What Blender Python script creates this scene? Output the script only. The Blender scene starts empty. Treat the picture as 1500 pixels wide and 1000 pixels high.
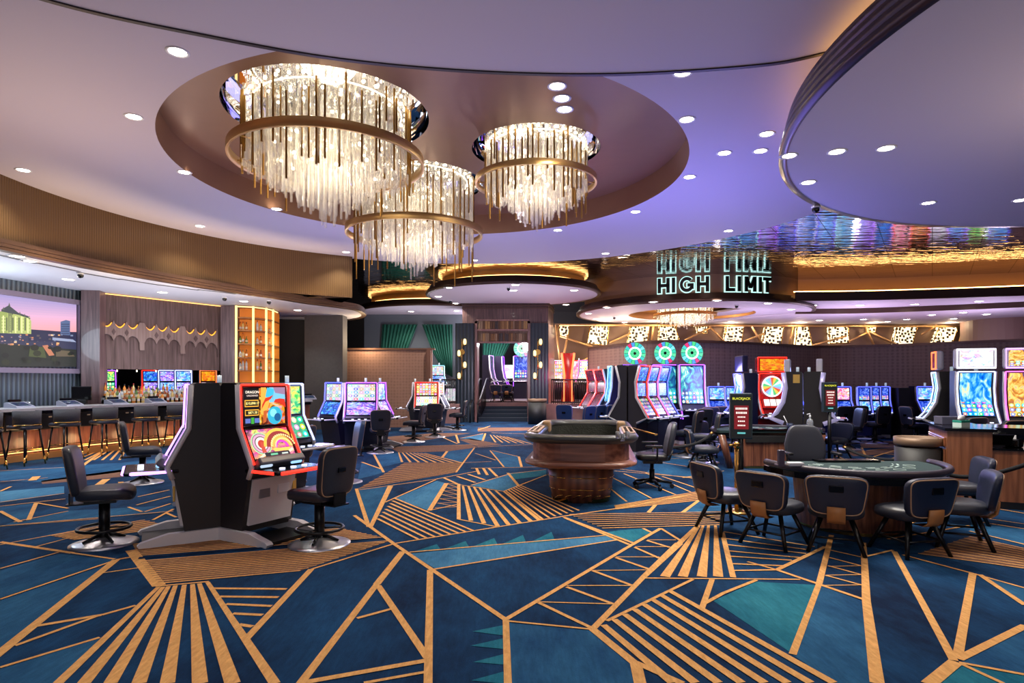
import bpy, bmesh, math, random
from mathutils import Vector, Matrix
random.seed(7)
PI = math.pi
SC = bpy.context.scene
COL = SC.collection
F, HOR, CAMH = 900.0, 558.0, 1.7

# ---------- measuring helpers: photo position -> place in the room ----------
def G(px, py):
    z = F*CAMH/(py-HOR); return ((px-750)/F*z, z)
def PH(px, py, h):
    z = F*(h-CAMH)/(HOR-py); return ((px-750)/F*z, z)
def AX(px, y): return (px-750)/F*y
def HZ(py, y): return CAMH+(HOR-py)*y/F
def oncirc(px, r, c):
    t = (px-750)/F; a = 1+t*t; b = -2*(t*c[0]+c[1]); k = c[0]**2+c[1]**2-r*r
    z = (-b+math.sqrt(b*b-4*a*k))/(2*a); return (t*z, z)

# ---------- colour and materials ----------
def lin(v): return v/12.92 if v <= .04045 else ((v+.055)/1.055)**2.4
def rgb(r, g, b): return (lin(r/255), lin(g/255), lin(b/255), 1)
MATS = {}
def mat(name, c=(128,128,128), rough=.5, metal=0, emit=None, es=1, spec=None, bump=None, coat=0, var=None, trans=0, ior=None):
    if name in MATS: return MATS[name]
    m = bpy.data.materials.new(name); m.use_nodes = True; MATS[name] = m
    nt = m.node_tree; b = nt.nodes['Principled BSDF']
    b.inputs['Base Color'].default_value = rgb(*c); b.inputs['Roughness'].default_value = rough
    b.inputs['Metallic'].default_value = metal; b.inputs['Coat Weight'].default_value = coat
    b.inputs['Transmission Weight'].default_value = trans
    if ior: b.inputs['IOR'].default_value = ior
    if spec is not None: b.inputs['Specular IOR Level'].default_value = spec
    if emit:
        b.inputs['Emission Color'].default_value = rgb(*emit); b.inputs['Emission Strength'].default_value = es
    if bump or var:
        tc = nt.nodes.new('ShaderNodeTexCoord'); no = nt.nodes.new('ShaderNodeTexNoise')
        no.inputs['Scale'].default_value = (bump or var)[0]; no.inputs['Detail'].default_value = 3
        nt.links.new(tc.outputs['Object'], no.inputs['Vector'])
        if bump:
            bp = nt.nodes.new('ShaderNodeBump'); bp.inputs['Strength'].default_value = bump[1]; bp.inputs['Distance'].default_value = .01
            nt.links.new(no.outputs['Fac'], bp.inputs['Height']); nt.links.new(bp.outputs['Normal'], b.inputs['Normal'])
        if var:
            mx = nt.nodes.new('ShaderNodeMix'); mx.data_type = 'RGBA'
            mx.inputs[6].default_value = rgb(*c); mx.inputs[7].default_value = rgb(*var[1])
            nt.links.new(no.outputs['Fac'], mx.inputs[0]); nt.links.new(mx.outputs[2], b.inputs['Base Color'])
    return m
def glow(name, c, s=2.0): return mat(name, (20,20,20), .5, 0, c, s)
def wood(name, c1=None, c2=None, scale=6, rough=.35, axis='Z', coat=.2):
    if name in MATS: return MATS[name]
    m = mat(name, c1, rough, coat=coat); nt = m.node_tree; b = nt.nodes['Principled BSDF']
    tc = nt.nodes.new('ShaderNodeTexCoord'); mp = nt.nodes.new('ShaderNodeMapping')
    s = {'Z':(scale,scale,scale*.06),'X':(scale*.06,scale,scale),'Y':(scale,scale*.06,scale)}[axis]
    mp.inputs['Scale'].default_value = s
    no = nt.nodes.new('ShaderNodeTexNoise'); no.inputs['Scale'].default_value = 3; no.inputs['Detail'].default_value = 6; no.inputs['Distortion'].default_value = .4
    cr = nt.nodes.new('ShaderNodeValToRGB'); cr.color_ramp.elements[0].position = .35; cr.color_ramp.elements[1].position = .68
    cr.color_ramp.elements[0].color = rgb(*c1); cr.color_ramp.elements[1].color = rgb(*c2)
    for a, q in ((tc.outputs['Object'], mp.inputs[0]), (mp.outputs[0], no.inputs['Vector']), (no.outputs['Fac'], cr.inputs[0]), (cr.outputs[0], b.inputs['Base Color'])):
        nt.links.new(a, q)
    return m
def ribbed(name, c1, c2, freq, rough=.4, metal=0, axis=0, polar=None, bump=.6):
    """vertical ribs: colour of groove and rib plus bump; polar=(cx,cy) ribs around a centre"""
    if name in MATS: return MATS[name]
    m = mat(name, c1, rough, metal); nt = m.node_tree; b = nt.nodes['Principled BSDF']; N = nt.nodes.new
    tc = N('ShaderNodeTexCoord'); sp = N('ShaderNodeSeparateXYZ'); nt.links.new(tc.outputs['Object'], sp.inputs[0])
    if polar:
        ax = N('ShaderNodeMath'); ax.operation = 'SUBTRACT'; ax.inputs[1].default_value = polar[0]; nt.links.new(sp.outputs[0], ax.inputs[0])
        ay = N('ShaderNodeMath'); ay.operation = 'SUBTRACT'; ay.inputs[1].default_value = polar[1]; nt.links.new(sp.outputs[1], ay.inputs[0])
        at = N('ShaderNodeMath'); at.operation = 'ARCTAN2'; nt.links.new(ay.outputs[0], at.inputs[0]); nt.links.new(ax.outputs[0], at.inputs[1]); src = at.outputs[0]
    else: src = sp.outputs[axis]
    mu = N('ShaderNodeMath'); mu.operation = 'MULTIPLY'; mu.inputs[1].default_value = freq*2*PI; nt.links.new(src, mu.inputs[0])
    si = N('ShaderNodeMath'); si.operation = 'SINE'; nt.links.new(mu.outputs[0], si.inputs[0])
    ma = N('ShaderNodeMapRange'); ma.inputs[1].default_value = -1; nt.links.new(si.outputs[0], ma.inputs[0])
    mx = N('ShaderNodeMix'); mx.data_type = 'RGBA'; mx.inputs[6].default_value = rgb(*c1); mx.inputs[7].default_value = rgb(*c2)
    nt.links.new(ma.outputs[0], mx.inputs[0]); nt.links.new(mx.outputs[2], b.inputs['Base Color'])
    bp = N('ShaderNodeBump'); bp.inputs['Strength'].default_value = bump; bp.inputs['Distance'].default_value = .02
    nt.links.new(ma.outputs[0], bp.inputs['Height']); nt.links.new(bp.outputs[0], b.inputs['Normal'])
    return m
def screen(name, kind, cols, es=1.3, seed=0.0, grid=(5,3)):
    """a lit display: picture made of nodes on the pane's own UV"""
    if name in MATS: return MATS[name]
    m = mat(name, (8,8,10), .25); nt = m.node_tree; b = nt.nodes['Principled BSDF']; N = nt.nodes.new; L = nt.links.new
    uv = N('ShaderNodeUVMap'); mp = N('ShaderNodeMapping'); mp.inputs['Location'].default_value = (seed*3.1, seed*1.7, seed*2.3); L(uv.outputs[0], mp.inputs[0])
    no = N('ShaderNodeTexNoise'); no.inputs['Scale'].default_value = 3.5; no.inputs['Detail'].default_value = 5; no.inputs['Distortion'].default_value = 1.6; L(mp.outputs[0], no.inputs['Vector'])
    cr = N('ShaderNodeValToRGB'); e = cr.color_ramp.elements
    while len(e) < len(cols): e.new(.5)
    for i, c in enumerate(cols):
        e[i].position = .3+.42*i/max(1, len(cols)-1); e[i].color = rgb(*c)
    L(no.outputs['Fac'], cr.inputs[0]); out = cr.outputs[0]
    if kind in ('reels','mixed'):
        m2 = N('ShaderNodeMapping'); m2.inputs['Scale'].default_value = (grid[0], grid[1], 1); L(uv.outputs[0], m2.inputs[0])
        fl = N('ShaderNodeVectorMath'); fl.operation = 'FLOOR'; L(m2.outputs[0], fl.inputs[0])
        fr = N('ShaderNodeVectorMath'); fr.operation = 'FRACTION'; L(m2.outputs[0], fr.inputs[0])
        ad = N('ShaderNodeVectorMath'); ad.operation = 'ADD'; ad.inputs[1].default_value = (seed+.37, seed*2+.11, 0); L(fl.outputs[0], ad.inputs[0])
        wn = N('ShaderNodeTexWhiteNoise'); wn.noise_dimensions = '2D'; L(ad.outputs[0], wn.inputs['Vector'])
        hs = N('ShaderNodeHueSaturation'); hs.inputs['Saturation'].default_value = 1.4; hs.inputs['Value'].default_value = 1.3; L(wn.outputs['Color'], hs.inputs['Color'])
        su = N('ShaderNodeVectorMath'); su.operation = 'SUBTRACT'; su.inputs[1].default_value = (.5,.5,0); L(fr.outputs[0], su.inputs[0])
        ln = N('ShaderNodeVectorMath'); ln.operation = 'LENGTH'; L(su.outputs[0], ln.inputs[0])
        lt = N('ShaderNodeMath'); lt.operation = 'LESS_THAN'; lt.inputs[1].default_value = .38; L(ln.outputs['Value'], lt.inputs[0])
        g2 = N('ShaderNodeMath'); g2.operation = 'LESS_THAN'; g2.inputs[1].default_value = .2; L(ln.outputs['Value'], g2.inputs[0])
        mx = N('ShaderNodeMix'); mx.data_type = 'RGBA'; L(lt.outputs[0], mx.inputs[0]); L(out, mx.inputs[6]); L(hs.outputs[0], mx.inputs[7])
        my = N('ShaderNodeMix'); my.data_type = 'RGBA'; L(g2.outputs[0], my.inputs[0]); L(mx.outputs[2], my.inputs[6]); my.inputs[7].default_value = (1,.95,.85,1)
        out2 = my.outputs[2]
        if kind == 'mixed':
            sx = N('ShaderNodeSeparateXYZ'); L(uv.outputs[0], sx.inputs[0]); le = N('ShaderNodeMath'); le.operation = 'LESS_THAN'; le.inputs[1].default_value = .34; L(sx.outputs[1], le.inputs[0])
            fb = N('ShaderNodeMix'); fb.data_type = 'RGBA'; L(le.outputs[0], fb.inputs[0]); L(out, fb.inputs[6]); L(out2, fb.inputs[7]); out = fb.outputs[2]
        else: out = out2
    elif kind == 'art':
        vo = N('ShaderNodeTexVoronoi'); vo.inputs['Scale'].default_value = 6; L(mp.outputs[0], vo.inputs['Vector'])
        mx = N('ShaderNodeMix'); mx.data_type = 'RGBA'; mx.blend_type = 'OVERLAY'; mx.inputs[0].default_value = .55; L(out, mx.inputs[6]); L(vo.outputs['Color'], mx.inputs[7]); out = mx.outputs[2]
    L(out, b.inputs['Emission Color']); b.inputs['Emission Strength'].default_value = es
    return m

# ---------- mesh helpers ----------
class MB:
    def __init__(s): s.b = bmesh.new(); s.mi = 0; s.uv = s.b.loops.layers.uv.new('UVMap')
    def face(s, pts, uv=None):
        vs = [s.b.verts.new(p) for p in pts]
        try: f = s.b.faces.new(vs)
        except ValueError: return None
        f.material_index = s.mi
        if uv:
            for l, q in zip(f.loops, uv): l[s.uv].uv = q
        return f
    def box(s, c, d, rz=0, rx=0, ry=0):
        M = Matrix.Translation(c) @ Matrix.Rotation(rz,4,'Z') @ Matrix.Rotation(ry,4,'Y') @ Matrix.Rotation(rx,4,'X') @ Matrix.Diagonal((d[0],d[1],d[2],1))
        r = bmesh.ops.create_cube(s.b, size=1, matrix=M)
        for f in {f for v in r['verts'] for f in v.link_faces}: f.material_index = s.mi
        return s
    def bbox(s, c, d, bev=.01, rz=0, rx=0, seg=2):
        t = bmesh.new(); M = Matrix.Translation(c) @ Matrix.Rotation(rz,4,'Z') @ Matrix.Rotation(rx,4,'X')
        bmesh.ops.create_cube(t, size=1, matrix=Matrix.Diagonal((d[0],d[1],d[2],1)))
        bmesh.ops.bevel(t, geom=list(t.edges), offset=bev, segments=seg, affect='EDGES', profile=.5)
        s.merge(t, M); return s
    def merge(s, t, M=Matrix()):
        mp = {}
        for v in t.verts: mp[v] = s.b.verts.new(M @ v.co)
        for f in t.faces:
            try: n = s.b.faces.new([mp[v] for v in f.verts]); n.material_index = s.mi; n.smooth = f.smooth
            except ValueError: pass
        t.free(); return s
    def rings(s, rs, closed=True, cap0=True, cap1=True, smooth=True):
        vs = [[s.b.verts.new(p) for p in r] for r in rs]; n = len(rs[0])
        for a, b in zip(vs, vs[1:]):
            for i in range(n if closed else n-1):
                j = (i+1) % n
                try:
                    f = s.b.faces.new((a[i], a[j], b[j], b[i])); f.material_index = s.mi; f.smooth = smooth
                except ValueError: pass
        for r, c in ((vs[0][::-1], cap0), (vs[-1], cap1)):
            if c and closed:
                try: f = s.b.faces.new(r); f.material_index = s.mi
                except ValueError: pass
        return s
    def cyl(s, p0, p1, r0, r1=None, n=12, smooth=True):
        r1 = r0 if r1 is None else r1
        p0, p1 = Vector(p0), Vector(p1); d = (p1-p0).normalized()
        u = d.orthogonal().normalized(); v = d.cross(u)
        f = lambda p, r: [p+u*(r*math.cos(2*PI*i/n))+v*(r*math.sin(2*PI*i/n)) for i in range(n)]
        return s.rings([f(p0,r0), f(p1,r1)], smooth=smooth)
    def tube(s, path, r, n=8, closed=False):
        P = [Vector(p) for p in path]; k = len(P); rs = []; up = None
        for i, p in enumerate(P):
            a = P[i-1] if (i > 0 or closed) else p; c = P[(i+1) % k] if (i < k-1 or closed) else p
            t = (c-a).normalized()
            if up is None: up = t.orthogonal().normalized()
            up = (up - t*up.dot(t)).normalized(); w = t.cross(up)
            rr = r[i] if isinstance(r, (list, tuple)) else r
            rs.append([p+up*(rr*math.cos(2*PI*j/n))+w*(rr*math.sin(2*PI*j/n)) for j in range(n)])
        if closed: rs.append(rs[0])
        return s.rings(rs, cap0=not closed, cap1=not closed)
    def lathe(s, prof, c=(0,0,0), n=32, a0=0, a1=2*PI, smooth=True):
        full = abs(a1-a0-2*PI) < 1e-6; k = n if full else n+1
        rs = [[(c[0]+r*math.cos(a0+(a1-a0)*i/n), c[1]+r*math.sin(a0+(a1-a0)*i/n), c[2]+z) for i in range(k)] for r, z in prof]
        return s.rings(rs, closed=full, cap0=False, cap1=False, smooth=smooth)
    def prism(s, poly, z0, z1, smooth=False):
        return s.rings([[(x,y,z0) for x,y in poly], [(x,y,z1) for x,y in poly]], smooth=smooth)
    def sideprof(s, prof, x0, x1):
        """profile in (y,z) run across x"""
        return s.rings([[(x0,y,z) for y,z in prof], [(x1,y,z) for y,z in prof]], smooth=False)
    def sq(s, c, d, e1=.35, e2=.35, nu=20, nv=10, fn=None):
        """rounded cushion (superquadric); d = half sizes"""
        cp = lambda a, e: math.copysign(abs(math.cos(a))**e, math.cos(a)); sp = lambda a, e: math.copysign(abs(math.sin(a))**e, math.sin(a))
        rs = []
        for j in range(nv+1):
            v = -PI/2+PI*j/nv; v = max(-PI/2+.04, min(PI/2-.04, v)); r = []
            for i in range(nu):
                u = 2*PI*i/nu
                p = (d[0]*cp(v,e1)*cp(u,e2), d[1]*cp(v,e1)*sp(u,e2), d[2]*sp(v,e1))
                if fn: p = fn(*p)
                r.append((c[0]+p[0], c[1]+p[1], c[2]+p[2]))
            rs.append(r)
        return s.rings(rs)
    def ball(s, c, r, n=10): return s.sq(c, (r,r,r), 1, 1, n, max(4, n//2))
    def strip(s, path, z0, z1, th=.1, closed=False):
        """a wall along a plan path"""
        n = len(path); L, R = [], []
        for i in range(n):
            a = Vector(path[max(0,i-1)]); b = Vector(path[min(n-1,i+1)]); t = (b-a).normalized(); nn = Vector((-t.y,t.x))
            p = Vector(path[i]); L.append(p+nn*th/2); R.append(p-nn*th/2)
        rs = [[(L[i].x,L[i].y,z0),(R[i].x,R[i].y,z0),(R[i].x,R[i].y,z1),(L[i].x,L[i].y,z1)] for i in range(n)]
        return s.rings(rs, smooth=False)
    def quad(s, a, b, c, d): return s.face([a,b,c,d], [(0,0),(1,0),(1,1),(0,1)])
    def mesh(s, name):
        me = bpy.data.meshes.new(name); bmesh.ops.recalc_face_normals(s.b, faces=list(s.b.faces)); s.b.to_mesh(me); s.b.free(); return me
    def build(s, name, mats, parent=None):
        return ob(name, s.mesh(name), mats, parent)
def ob(name, me, mats=None, parent=None):
    o = bpy.data.objects.new(name, me); COL.objects.link(o)
    if mats is not None and len(me.materials) == 0:
        for m in (mats if isinstance(mats, (list, tuple)) else [mats]): me.materials.append(m)
    if parent: o.parent = parent
    return o
def thing(name, label, cat, loc=(0,0,0), rz=0, group=None):
    o = bpy.data.objects.new(name, None); COL.objects.link(o); o.empty_display_size = .1
    o.location = loc; o.rotation_euler = (0,0,rz); o['label'] = label; o['category'] = cat
    if group: o['group'] = group
    return o
def tag(o, label, cat, group=None):
    o['label'] = label; o['category'] = cat
    if group: o['group'] = group
    return o
def struct(o): o['kind'] = 'structure'; return o
def dup(root, loc, rz, label, group=None):
    def cp(o, par):
        c = o.copy(); COL.objects.link(c); c.parent = par
        for ch in o.children: cp(ch, c)
        return c
    c = cp(root, None); c.location = loc; c.rotation_euler = (0,0,rz); c['label'] = label
    if group: c['group'] = group
    return c
def face(dx, dy): return math.atan2(dx, -dy)
ORD = ['first','second','third','fourth','fifth','sixth','seventh','eighth','ninth','tenth','eleventh','twelfth','thirteenth','fourteenth','fifteenth','sixteenth','seventeenth','eighteenth','nineteenth','twentieth']
def nth(i):
    if i < 20: return ORD[i]
    t = ['twenty','thirty','forty','fifty','sixty'][(i+1)//10-2]
    return (t+'-'+ORD[(i+1) % 10-1]) if (i+1) % 10 else {'twenty':'twentieth','thirty':'thirtieth','forty':'fortieth','fifty':'fiftieth','sixty':'sixtieth'}[t]
def circ(c, r, n=96, a0=0, a1=2*PI): return [(c[0]+r*math.cos(a0+(a1-a0)*i/n), c[1]+r*math.sin(a0+(a1-a0)*i/n)) for i in range(n)]
def spline(pts, k=8):
    out = []
    for i in range(len(pts)-1):
        p0 = Vector(pts[max(0,i-1)]); p1 = Vector(pts[i]); p2 = Vector(pts[i+1]); p3 = Vector(pts[min(len(pts)-1,i+2)])
        for j in range(k):
            t = j/k
            out.append(tuple(.5*((2*p1)+(p2-p0)*t+(2*p0-5*p1+4*p2-p3)*t*t+(3*p1-p0-3*p2+p3)*t**3)))
    out.append(tuple(pts[-1])); return out
def letters(name, txt, size, m, parent, loc, rot, ext=.004, align='CENTER', off=0, sx=1):
    cu = bpy.data.curves.new(name, 'FONT'); cu.body = txt; cu.size = size; cu.extrude = ext; cu.align_x = align; cu.align_y = 'CENTER'; cu.offset = off
    t = bpy.data.objects.new(name, cu); COL.objects.link(t)
    me = bpy.data.meshes.new_from_object(t); bpy.data.objects.remove(t); bpy.data.curves.remove(cu)
    o = ob(name, me, None, parent); me.materials.clear(); me.materials.append(m); o.location = loc; o.rotation_euler = rot; o.scale = (sx,1,1)
    return o

# ---------- shared materials ----------
black = mat('black_vinyl', (22,23,26), .38, bump=(60,.08))
leather = mat('charcoal_leather', (42,45,56), .4, bump=(90,.1))
navyleather = mat('navy_leather', (30,38,60), .36, bump=(120,.2))
piping = mat('tan_piping', (170,135,105), .6)
tan = mat('tan_leather', (176,118,66), .5)
blackmetal = mat('black_metal', (14,14,16), .32, .3)
chrome = mat('chrome', (196,196,204), .3, .85)
silver = mat('silver_paint', (212,209,214), .34, .15)
brass = mat('brass', (205,160,85), .22, 1)
bronze = mat('bronze', (120,92,68), .4, .7)
darkbody = mat('dark_cabinet', (34,30,31), .45, bump=(40,.05))
blackgloss = mat('black_gloss', (8,8,10), .12)
white = mat('white_plastic', (220,220,225), .4)
mirror = mat('mirror', (225,225,230), .03, 1)
walnut = wood('walnut', (78,42,30), (140,88,62), 7)
walnutx = wood('walnut_across', (108,64,50), (164,110,86), 5, axis='X')
darkwood = wood('dark_ribbed_wood', (66,46,46), (104,78,74), 8)
felt = mat('green_felt', (28,52,54), .95, bump=(300,.1))
# ================= CARPET =================
navy, blue, lblue, teal, gold, tanb, deep = range(7)
def carpet(name, c1, c2, sc=1.2):
    m = mat(name, c1, .97, var=(sc, c2)); nt = m.node_tree; b = nt.nodes['Principled BSDF']
    b.inputs['Specular IOR Level'].default_value = .1
    no = [n for n in nt.nodes if n.type == 'TEX_NOISE'][0]; no.inputs['Detail'].default_value = 9; no.inputs['Roughness'].default_value = .72
    mp = nt.nodes.new('ShaderNodeMapping'); mp.inputs['Scale'].default_value = (1,.45,1); mp.inputs['Rotation'].default_value = (0,0,.35); nt.links.new(nt.nodes['Texture Coordinate'].outputs['Object'], mp.inputs[0]); nt.links.new(mp.outputs[0], no.inputs['Vector'])
    mr = nt.nodes.new('ShaderNodeMapRange'); mr.inputs[1].default_value = .36; mr.inputs[2].default_value = .66; mx = [n for n in nt.nodes if n.type == 'MIX'][0]; nt.links.new(no.outputs['Fac'], mr.inputs[0]); nt.links.new(mr.outputs[0], mx.inputs[0])
    n2 = nt.nodes.new('ShaderNodeTexNoise'); n2.inputs['Scale'].default_value = 160; nt.links.new(nt.nodes['Texture Coordinate'].outputs['Object'], n2.inputs['Vector'])
    m3 = nt.nodes.new('ShaderNodeMapping'); m3.inputs['Scale'].default_value = (34,5,1); m3.inputs['Rotation'].default_value = (0,0,1.1); n3 = nt.nodes.new('ShaderNodeTexNoise'); n3.inputs['Scale'].default_value = 1.0; n3.inputs['Detail'].default_value = 6; n3.inputs['Roughness'].default_value = .75
    nt.links.new(nt.nodes['Texture Coordinate'].outputs['Object'], m3.inputs[0]); nt.links.new(m3.outputs[0], n3.inputs['Vector'])
    r3 = nt.nodes.new('ShaderNodeMapRange'); r3.inputs[1].default_value = .3; r3.inputs[2].default_value = .7; r3.inputs[3].default_value = .8; r3.inputs[4].default_value = 1.22; nt.links.new(n3.outputs['Fac'], r3.inputs[0])
    hv = nt.nodes.new('ShaderNodeHueSaturation'); nt.links.new(mx.outputs[2], hv.inputs['Color']); nt.links.new(r3.outputs[0], hv.inputs['Value']); nt.links.new(hv.outputs[0], b.inputs['Base Color'])
    bp = nt.nodes.new('ShaderNodeBump'); bp.inputs['Strength'].default_value = .5; bp.inputs['Distance'].default_value = .01
    nt.links.new(n2.outputs['Fac'], bp.inputs['Height']); nt.links.new(bp.outputs['Normal'], b.inputs['Normal'])
    return m
FM = [carpet('carpet_navy', (12,30,58), (26,68,108)), carpet('carpet_blue', (24,62,100), (48,100,138)), carpet('carpet_light_blue', (44,94,134), (78,134,170)),
      carpet('carpet_teal', (16,84,110), (48,124,142)), carpet('carpet_gold', (226,172,108), (208,150,90), 30), carpet('carpet_tan_stripe', (128,92,74), (104,78,70), 20), carpet('carpet_deep', (6,20,44), (14,42,78))]
fl = MB()
fl.mi = navy; fl.face([(-24,-6,0),(24,-6,0),(24,34,0),(-24,34,0)])
def lerp(a, b, t): return (a[0]+(b[0]-a[0])*t, a[1]+(b[1]-a[1])*t)
KZ = [0]
def ln(a, b, w0, w1=None, z=.004, m=gold):
    KZ[0] += 1; z += KZ[0]*.000012
    w1 = w0 if w1 is None else w1
    d = Vector((b[0]-a[0], b[1]-a[1])); 
    if d.length < 1e-4: return
    d.normalize(); n = Vector((-d.y, d.x))
    fl.mi = m
    fl.face([(a[0]-n.x*w0/2,a[1]-n.y*w0/2,z),(b[0]-n.x*w1/2,b[1]-n.y*w1/2,z),(b[0]+n.x*w1/2,b[1]+n.y*w1/2,z),(a[0]+n.x*w0/2,a[1]+n.y*w0/2,z)])
def L(x0, y0, x1, y1, w0=.03, w1=None): ln(G(x0,y0), G(x1,y1), w0, w1)
def P(pts, m, z=.002): fl.mi = m; fl.face([(*G(*p), z) for p in pts])
def S(a0, a1, b0, b1, n, w0, w1=None, m=gold, bg=None):
    a0, a1, b0, b1 = G(*a0), G(*a1), G(*b0), G(*b1)
    if bg is not None: fl.mi = bg; fl.face([(*a0,.0028),(*b0,.0028),(*b1,.0028),(*a1,.0028)])
    for i in range(n):
        t = i/(n-1) if n > 1 else .5
        ln(lerp(a0,a1,t), lerp(b0,b1,t), w0, w1, .0045+.00001*i, m)
# colour panels
P([(1107,852),(1199,857),(1160,957),(1045,880)], teal); P([(1199,857),(1268,882),(1283,1002),(1225,1002),(1162,960)], blue)
P([(868,924),(743,912),(746,1002),(936,1002),(930,975)], blue); P([(600,811),(720,799),(890,785),(904,791),(720,821),(640,834)], lblue)
P([(629,748),(578,730),(640,704),(654,708)], lblue); P([(905,777),(942,774),(953,780),(924,795),(885,780)], teal)
P([(0,836),(86,811),(168,820),(0,876)], blue); P([(0,880),(168,823),(0,952)], blue); P([(0,980),(146,935),(84,1002),(0,1002)], blue)
P([(1408,970),(1500,920),(1500,986)], blue); P([(1405,973),(1500,990),(1500,1002),(1362,1002)], teal); P([(690,711),(744,694),(758,712),(738,719)], lblue)
P([(0,771),(254,749),(254,740),(100,748),(20,764)], blue); P([(0,742),(53,737),(42,762),(30,764),(0,749)], blue); P([(54,737),(96,731),(100,745)], deep)
P([(525,716),(572,712),(543,770),(538,768)], blue); P([(1435,843),(1500,886),(1500,861)], blue); P([(1500,798),(1420,778),(1423,763),(1500,775)], blue)
P([(655,661),(694,656),(676,677),(648,670)], blue); P([(718,660),(760,669),(764,684),(738,684)], blue); P([(744,693),(800,688),(800,696),(754,702)], teal)
P([(674,642),(708,635),(707,646)], lblue); P([(850,742),(900,742),(950,730),(896,699)], blue); P([(968,670),(1040,655),(1040,704),(946,693)], blue)
P([(1024,733),(1060,729),(1060,748),(1000,751)], blue); P([(0,720),(94,712),(94,723),(0,736)], lblue); P([(0,690),(110,682),(200,676),(250,670),(250,682),(60,706),(0,704)], blue)
P([(530,677),(558,687),(562,692),(524,702)], blue); P([(548,666),(585,663),(589,677),(560,684)], blue)
# brown panels further away
for q in ([(570,655),(690,651),(700,655),(655,661),(585,663)], [(673,644),(690,642),(735,651),(700,654)], [(60,704),(190,686),(250,684),(190,697),(62,709)], [(1258,645),(1315,646),(1335,655),(1262,656)], [(560,640),(640,634),(690,634),(590,650)], [(700,626),(780,626),(790,630),(700,632)], [(950,652),(1010,648),(1010,653),(950,658)], [(1240,662),(1330,656),(1330,662),(1250,668)]):
    P(q, tanb)
# teal teeth
for t in (((692,925),(737,916),(738,931)), ((689,946),(738,935),(739,951)), ((693,970),(739,958),(741,974)), ((690,997),(741,983),(743,1002))): P(t, teal, .003)
for i in range(5): P([(605+i*42,808-i*3),(640+i*42,797-i*4.5),(645+i*42,804-i*3)], teal, .0025)
# left foreground
L(170,820,-20,972,.07); L(0,878,168,821,.028); L(0,833,86,809,.028); L(0,794,106,810,.05); L(106,810,168,819,.03); L(0,798,144,771,.025); L(52,801,101,788,.022); L(0,771,144,760,.022)
L(170,820,192,816,.035); L(192,806,233,858,.1); L(146,840,202,832,.022); L(54,917,149,901,.045); L(149,901,199,887,.035); L(22,946,144,902,.035); L(0,978,146,934,.03)
for tx, ty, bx, w in ((232,860,84,.06),(239,860,122,.075),(247,859,161,.075),(257,858,203,.078),(270,857,245,.078),(282,856,293,.082),(292,855,341,.082),(304,853,403,.06)): L(tx,ty,bx,1002,.035,w)
L(228,859,306,852,.03)
for a in ((311,862,420,863),(321,874,408,875),(331,885,398,888),(341,899,385,901),(350,915,370,918)): L(*a, .04)
S((205,822),(230,855),(572,792),(440,836),14,.026,.022,bg=tanb); S((194,797),(203,814),(500,774),(560,787),9,.024,.02,bg=tanb)
S((206,824),(231,853),(560,796),(450,832),11,.008,.006,m=deep)
ln(G(203,818), G(560,788), .07, .02, .0062, deep)
L(456,834,576,797,.03); L(456,834,360,937,.055)
L(519,755,576,796,.045); L(576,796,742,909,.045); L(590,808,552,856,.065); L(552,856,440,1002,.055); L(554,858,626,964,.05); L(523,906,574,892,.035); L(630,835,627,1002,.055,.05)
L(446,1000,624,968,.05); L(533,1001,622,985,.03); L(580,796,822,757,.03); L(600,809,890,784,.026); L(636,834,904,791,.03)
L(742,907,926,798,.042); L(926,798,968,774,.045); L(741,909,744,1002,.045); L(743,910,866,922,.024); L(868,922,942,846,.05); L(942,846,995,796,.055,.085); L(995,796,1022,770,.06,.05); L(828,759,922,798,.042)
for a in ((789,882,898,885),(830,858,926,858),(868,836,950,835),(902,816,966,816),(930,801,981,801),(948,791,990,791)): L(*a, .018)
for a in ((789,883,866,920),(830,860,898,885),(868,836,926,858),(902,817,951,834),(930,802,966,818),(948,792,981,802),(968,774,1000,794),(942,774,954,780)): L(*a, .035)
L(942,847,1172,849,.025)
for a in ((1024,771,974,845),(1030,770,1000,845),(1038,770,1028,845),(1048,770,1052,845)): L(*a, .03, .085)
L(1058,780,1074,846,.05)
for a in ((1060,779,1193,801),(1063,789,1187,806),(1065,798,1181,811),(1066,807,1172,817),(1069,815,1160,821),(1071,826,1147,829),(1075,836,1135,835)): L(*a, .032)
L(1209,801,1138,835,.045); L(1138,835,1095,823,.03); L(1135,834,1270,880,.04); L(1218,784,1200,855,.05); L(1200,855,1161,959,.045); L(1265,795,1269,880,.05,.06); L(1269,880,1285,1002,.06,.075)
for a in ((1216,806,1265,817),(1215,817,1265,830),(1213,829,1265,843),(1209,843,1265,858)): L(*a, .025)
for a in ((1214,830,1265,829),(1210,843,1265,842),(1203,858,1267,857)): L(*a, .015)
L(1031,885,1060,869,.035); L(1060,869,1108,850,.035); L(1028,892,1043,849,.045); L(889,910,1015,849,.032)
S((981,866),(884,916),(1221,1001),(985,1001),8,.05,.058)
L(868,922,931,973,.06); L(931,971,938,1003,.07); L(931,971,1000,1002,.05)
L(1310,808,1397,968,.05); L(1270,815,1308,806,.03); L(1322,813,1424,840,.03); L(1424,840,1502,862,.028); L(1425,840,1403,962,.055); L(1435,842,1502,887,.045); L(1404,966,1502,917,.055); L(1400,970,1360,1003,.075); L(1405,971,1502,989,.03); L(1408,973,1470,1002,.03)
S((1345,811),(1420,786),(1502,833),(1502,804),10,.022,.022,bg=tanb)
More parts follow.
